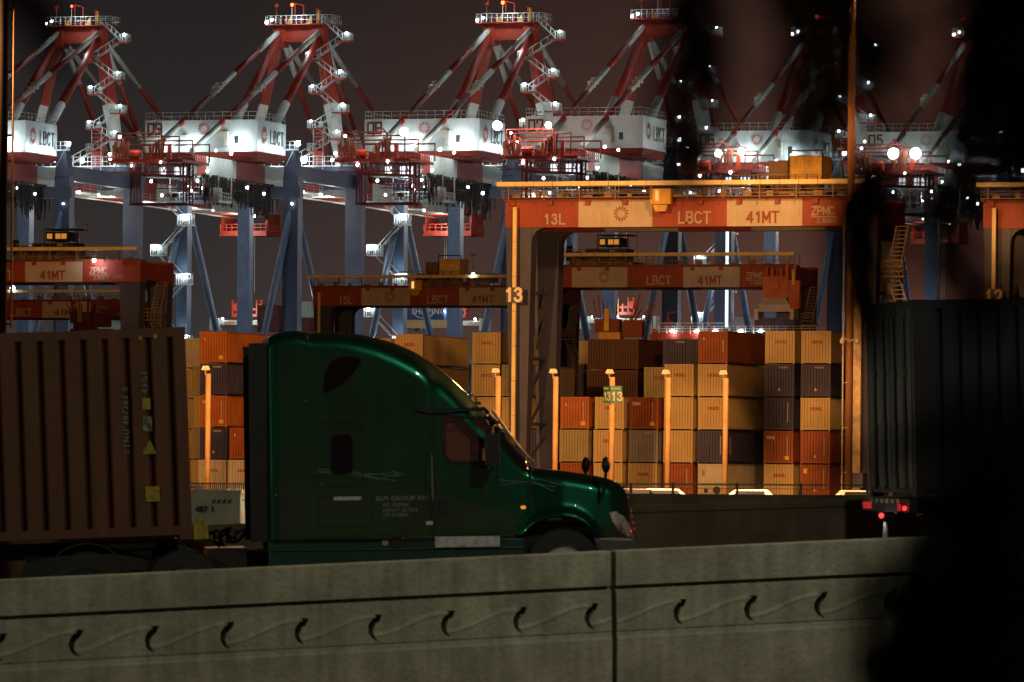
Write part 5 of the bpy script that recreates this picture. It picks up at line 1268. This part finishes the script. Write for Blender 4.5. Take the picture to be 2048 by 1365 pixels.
# marks on its camera side: local x = 2.44 faces the camera, local y runs forward
def near_mark(px): return 12.19 - (385 - px) / 145.0
def side_text(s, px, pybot, size, m=TEXTW):
    z = (1078 - pybot) / 145 / 1.12
    return text(s, size, m, big, (2.44 + .004, near_mark(px), z), (R(90), R(-90), R(90)), sx=.95, ext=.006, bold=.03, spacing=1.25)
side_text('TTNU 487265 0', 266, 905, .105, mat('worn_white_lettering', (.26, .25, .21), .7, var=.5, scale=9)); side_text('45G1', 306, 785, .11, MATS['worn_white_lettering'])
def side_box(x0, x1, y0, y1, m, nm):
    return MB().box(2.42, 2.452, near_mark(x0), near_mark(x1), (1078 - y1) / 145 / 1.12, (1078 - y0) / 145 / 1.12).build(nm, m, big)
YM = mat('faded_yellow_label', (.36, .27, .02), .6, var=.25, scale=14)
side_box(295, 311, 795, 817, YM, 'yellow_label'); side_box(295, 313, 831, 860, MATS['worn_white_lettering'], 'white_label'); side_box(295, 323, 971, 1001, YM, 'yellow_label')
side_box(322, 330, 668, 676, YM, 'yellow_label'); side_box(292, 299, 671, 678, YM, 'yellow_label')
m = MB(); zz = lambda py: (1078 - py) / 145 / 1.12
m.prism([(near_mark(292), zz(906)), (near_mark(320), zz(906)), (near_mark(307), zz(878))], 2.42, 2.452, 0, 'x'); m.build('warning_triangle', YM, big)
ch = empty('container_chassis', co - dirx * 12.0, (0, -math.asin(.045), hc)); tag(ch, 'skeletal container chassis under the dark brown container', 'trailer')
m = MB()
for y in (.7, 1.6): m.box(-.2, 11.9, y, y + .12, -.22, -.01)
for x in (0, 3, 6, 9, 11.8): m.box(x, x + .12, .1, 2.34, -.16, -.01)
m.build('frame', BLACKP, ch)
MB().box(9.1, 9.3, .5, 1.9, -1.1, -.2).build('landing_leg', BLACKP, ch)
for x in (.6, 1.9):
    for y in (.03, 1.85): MB().tube((x, y, -.72), (x, y + .55, -.72), .5, n=24).build('wheel', DARK, ch)
m = MB(); m.box(12.02, 12.22, -.02, .3, -.03 + .02, .22); m.tube((12.12, .1, .22), (12.12, .1, .27), .05, n=8); m.build('connector_box', YM, ch)

# ------------------------------------------------------------------ second truck's container on the right
h2 = R(12.5); c2 = W(1833, 995, 77.5)
dir2 = Vector((math.cos(h2), math.sin(h2), .03)).normalized(); lat2 = Vector((-math.sin(h2), math.cos(h2), 0))
C2 = on_truck(c2 + lat2 * 2.44, h2, math.asin(.03), mat('dark_teal_container_paint', (.006, .010, .015), .5, var=.2, streak=.3), 'dark container on the truck at the right, lock bars on its rear doors', NEARM)
m = MB()
for x in (.45, .95, 1.5, 2.0):
    m.tube((x, -.035, .1), (x, -.035, 2.5), .022, n=6)
    for z in (.15, .9, 1.6, 2.4): m.box(x - .06, x + .06, -.05, .0, z, z + .08)
m.box(.14, 2.3, -.012, .03, .12, 2.5); m.box(1.2, 1.24, -.02, 0, .12, 2.5)
m.build('rear_door', mat('rear_door_steel', (.055, .075, .07), .45, .3), C2)
ch2 = empty('container_chassis', c2, (0, -math.asin(.03), h2)); tag(ch2, 'trailer chassis with glowing red tail lamps at the right', 'trailer')
m = MB()
for y in (.7, 1.6): m.box(-.1, 12, y, y + .12, -.25, -.01)
m.box(-.12, .02, .0, 2.44, -.22, -.02); m.build('frame', BLACKP, ch2)
for (y, z) in ((2.25, -.12), (2.12, -.12), (1.99, -.12), (.45, -.14)): MB().box(-.15, -.12, y - .05, y + .05, z - .06, z + .04).build('tail_lamp', emis('tail_lamp_dim', (1, .05, .05), .45), ch2)
MB().sphere((-.16, .1, -.16), .036).build('tail_lamp', LTAIL, ch2); MB().sphere((-.16, 1.3, -.28), .04).build('tail_lamp', LTAIL, ch2)
light('tail_light', 'POINT', 3, (1, .05, .04), ch2, (-.35, .1, -.16), .05)
MB().prism([(1.15, -.62), (1.42, -.62), (1.32, -.38), (1.22, -.38)], -.12, -.10, 0, 'x').build('mudflap_glint', CC['pale'], ch2)  # pale patch standing in for a white reflection on the mud flap
light('flap_glint_light', 'POINT', 1.2, (.8, .9, 1), ch2, (-.22, 1.28, -.34), .02)  # small light added over the pale patch to brighten it
m = MB(); 
for k in range(6): m.box(-.13, -.12, .5 + k * .28, .62 + k * .28, -.09, -.03)
m.build('reflector_strip', CC['pale'], ch2)
for x in (.9, 2.2):
    for y in (.03, 1.85): MB().tube((x, y, -.75), (x, y + .55, -.75), .5, n=24).build('wheel', DARK, ch2)
for y in (.05, 1.9): MB().box(.2, .22, y, y + .5, -1.1, -.3).build('mud_flap', DARK, ch2)

# ------------------------------------------------------------------ out-of-focus foliage close to the camera
LEAF = mat('night_leaf', (.022, .020, .010), .7, var=.3, scale=30)
BARK = mat('night_bark', (.02, .014, .010), .9, scale=20)
def leaf(mb, p, d, L_, w, rr):
    d = d.normalized(); s_ = d.cross(Vector((rr.uniform(-.4, .4), 1, rr.uniform(-.3, .3)))).normalized(); up = s_.cross(d) * .12 * w
    b = len(mb.v); N_ = 6
    for k in range(N_ + 1):
        t = k / N_; c = p + d * L_ * t + Vector((0, 0, -L_ * .25 * t * t)); ww = w * math.sin(math.pi * min(1, t * .93 + .05)) ** .8 * .5
        mb.v += [tuple(c - s_ * ww + up), tuple(c), tuple(c + s_ * ww + up)]
    for k in range(N_):
        for q in (0, 1): a = b + 3 * k + q; mb.face((a, a + 1, a + 4, a + 3), 0, True)
def foliage(root_name, label, paths, seed, cat='tree'):
    rr = random.Random(seed); o0 = W(paths[0][0][0][0], paths[0][0][0][1], paths[0][2])
    root = empty(root_name, o0); tag(root, label, cat)
    cr = MB()
    for (pts, wpx, D, n_, Lm) in paths:
        P = [W(a, b, D) - o0 for a, b in pts]
        MB().poly_tube(P, .0022, n=5).build('branch', BARK, root)
        for k in range(n_):
            t = rr.random() * (len(P) - 1); i = min(int(t), len(P) - 2); c = P[i].lerp(P[i + 1], t - i)
            dr = (P[i + 1] - P[i]).normalized()
            sd = Vector((rr.uniform(-1, 1), rr.uniform(-.6, .6), rr.uniform(-1, .6)))
            c = c + Vector((rr.uniform(-1, 1) * wpx / F * D * .5, rr.uniform(-.12, .12), rr.uniform(-.5, .5) * wpx / F * D * .6))
            leaf(cr, c, dr * .8 + sd * .8, Lm * rr.uniform(.7, 1.3), Lm * rr.uniform(.28, .42), rr)
    cr.build('crown', LEAF, root)
    return root
foliage('tree', 'blurred dark foliage hanging close to the camera at upper right', [
    ([(1395, -180), (1400, 0), (1390, 140), (1368, 300)], 96, 2.35, 120, .018),
    ([(1540, -170), (1600, 0), (1618, 130), (1645, 250)], 90, 2.35, 84, .018),
    ([(1650, -150), (1700, -10), (1740, 60), (1765, 120)], 110, 2.35, 84, .018),
    ([(1722, 330), (1722, 430), (1728, 620)], 90, 2.35, 150, .018),
    ([(1740, 380), (1775, 330), (1805, 280)], 40, 2.35, 24, .016),
    ([(2010, -150), (1990, 60), (1995, 270)], 130, 2.35, 110, .024),
    ([(2060, -100), (2050, 120), (2060, 300)], 110, 2.4, 90, .024),
    ([(1925, 300), (1905, 380), (1910, 500), (1930, 560)], 60, 2.35, 54, .018),
    ([(2060, 500), (2020, 560), (1990, 600)], 60, 2.35, 24, .016),
], 11)
foliage('tree', 'blurred dark foliage low at the right corner near the camera', [
    ([(2080, 820), (2020, 900), (1960, 980), (1910, 1050)], 130, 2.35, 90, .020),
    ([(2020, 940), (1920, 1100), (1860, 1240), (1800, 1400)], 150, 2.35, 210, .022),
    ([(2060, 760), (1920, 820), (1830, 880)], 60, 2.35, 30, .016),
    ([(1690, 790), (1672, 860), (1680, 930)], 16, 2.4, 11, .016),
    ([(1575, 740), (1545, 800), (1520, 880)], 24, 2.4, 13, .018),
    ([(1910, 1000), (1850, 1080), (1790, 1160), (1740, 1300)], 90, 2.35, 46, .017),
    ([(2080, 960), (2010, 1120), (1990, 1280), (1950, 1400)], 150, 2.35, 170, .024),
], 12)
foliage('tree', 'small blurred dark foliage at the upper left corner', [([(-30, -120), (60, -20), (90, 70)], 60, 2.4, 26, .018)], 13)
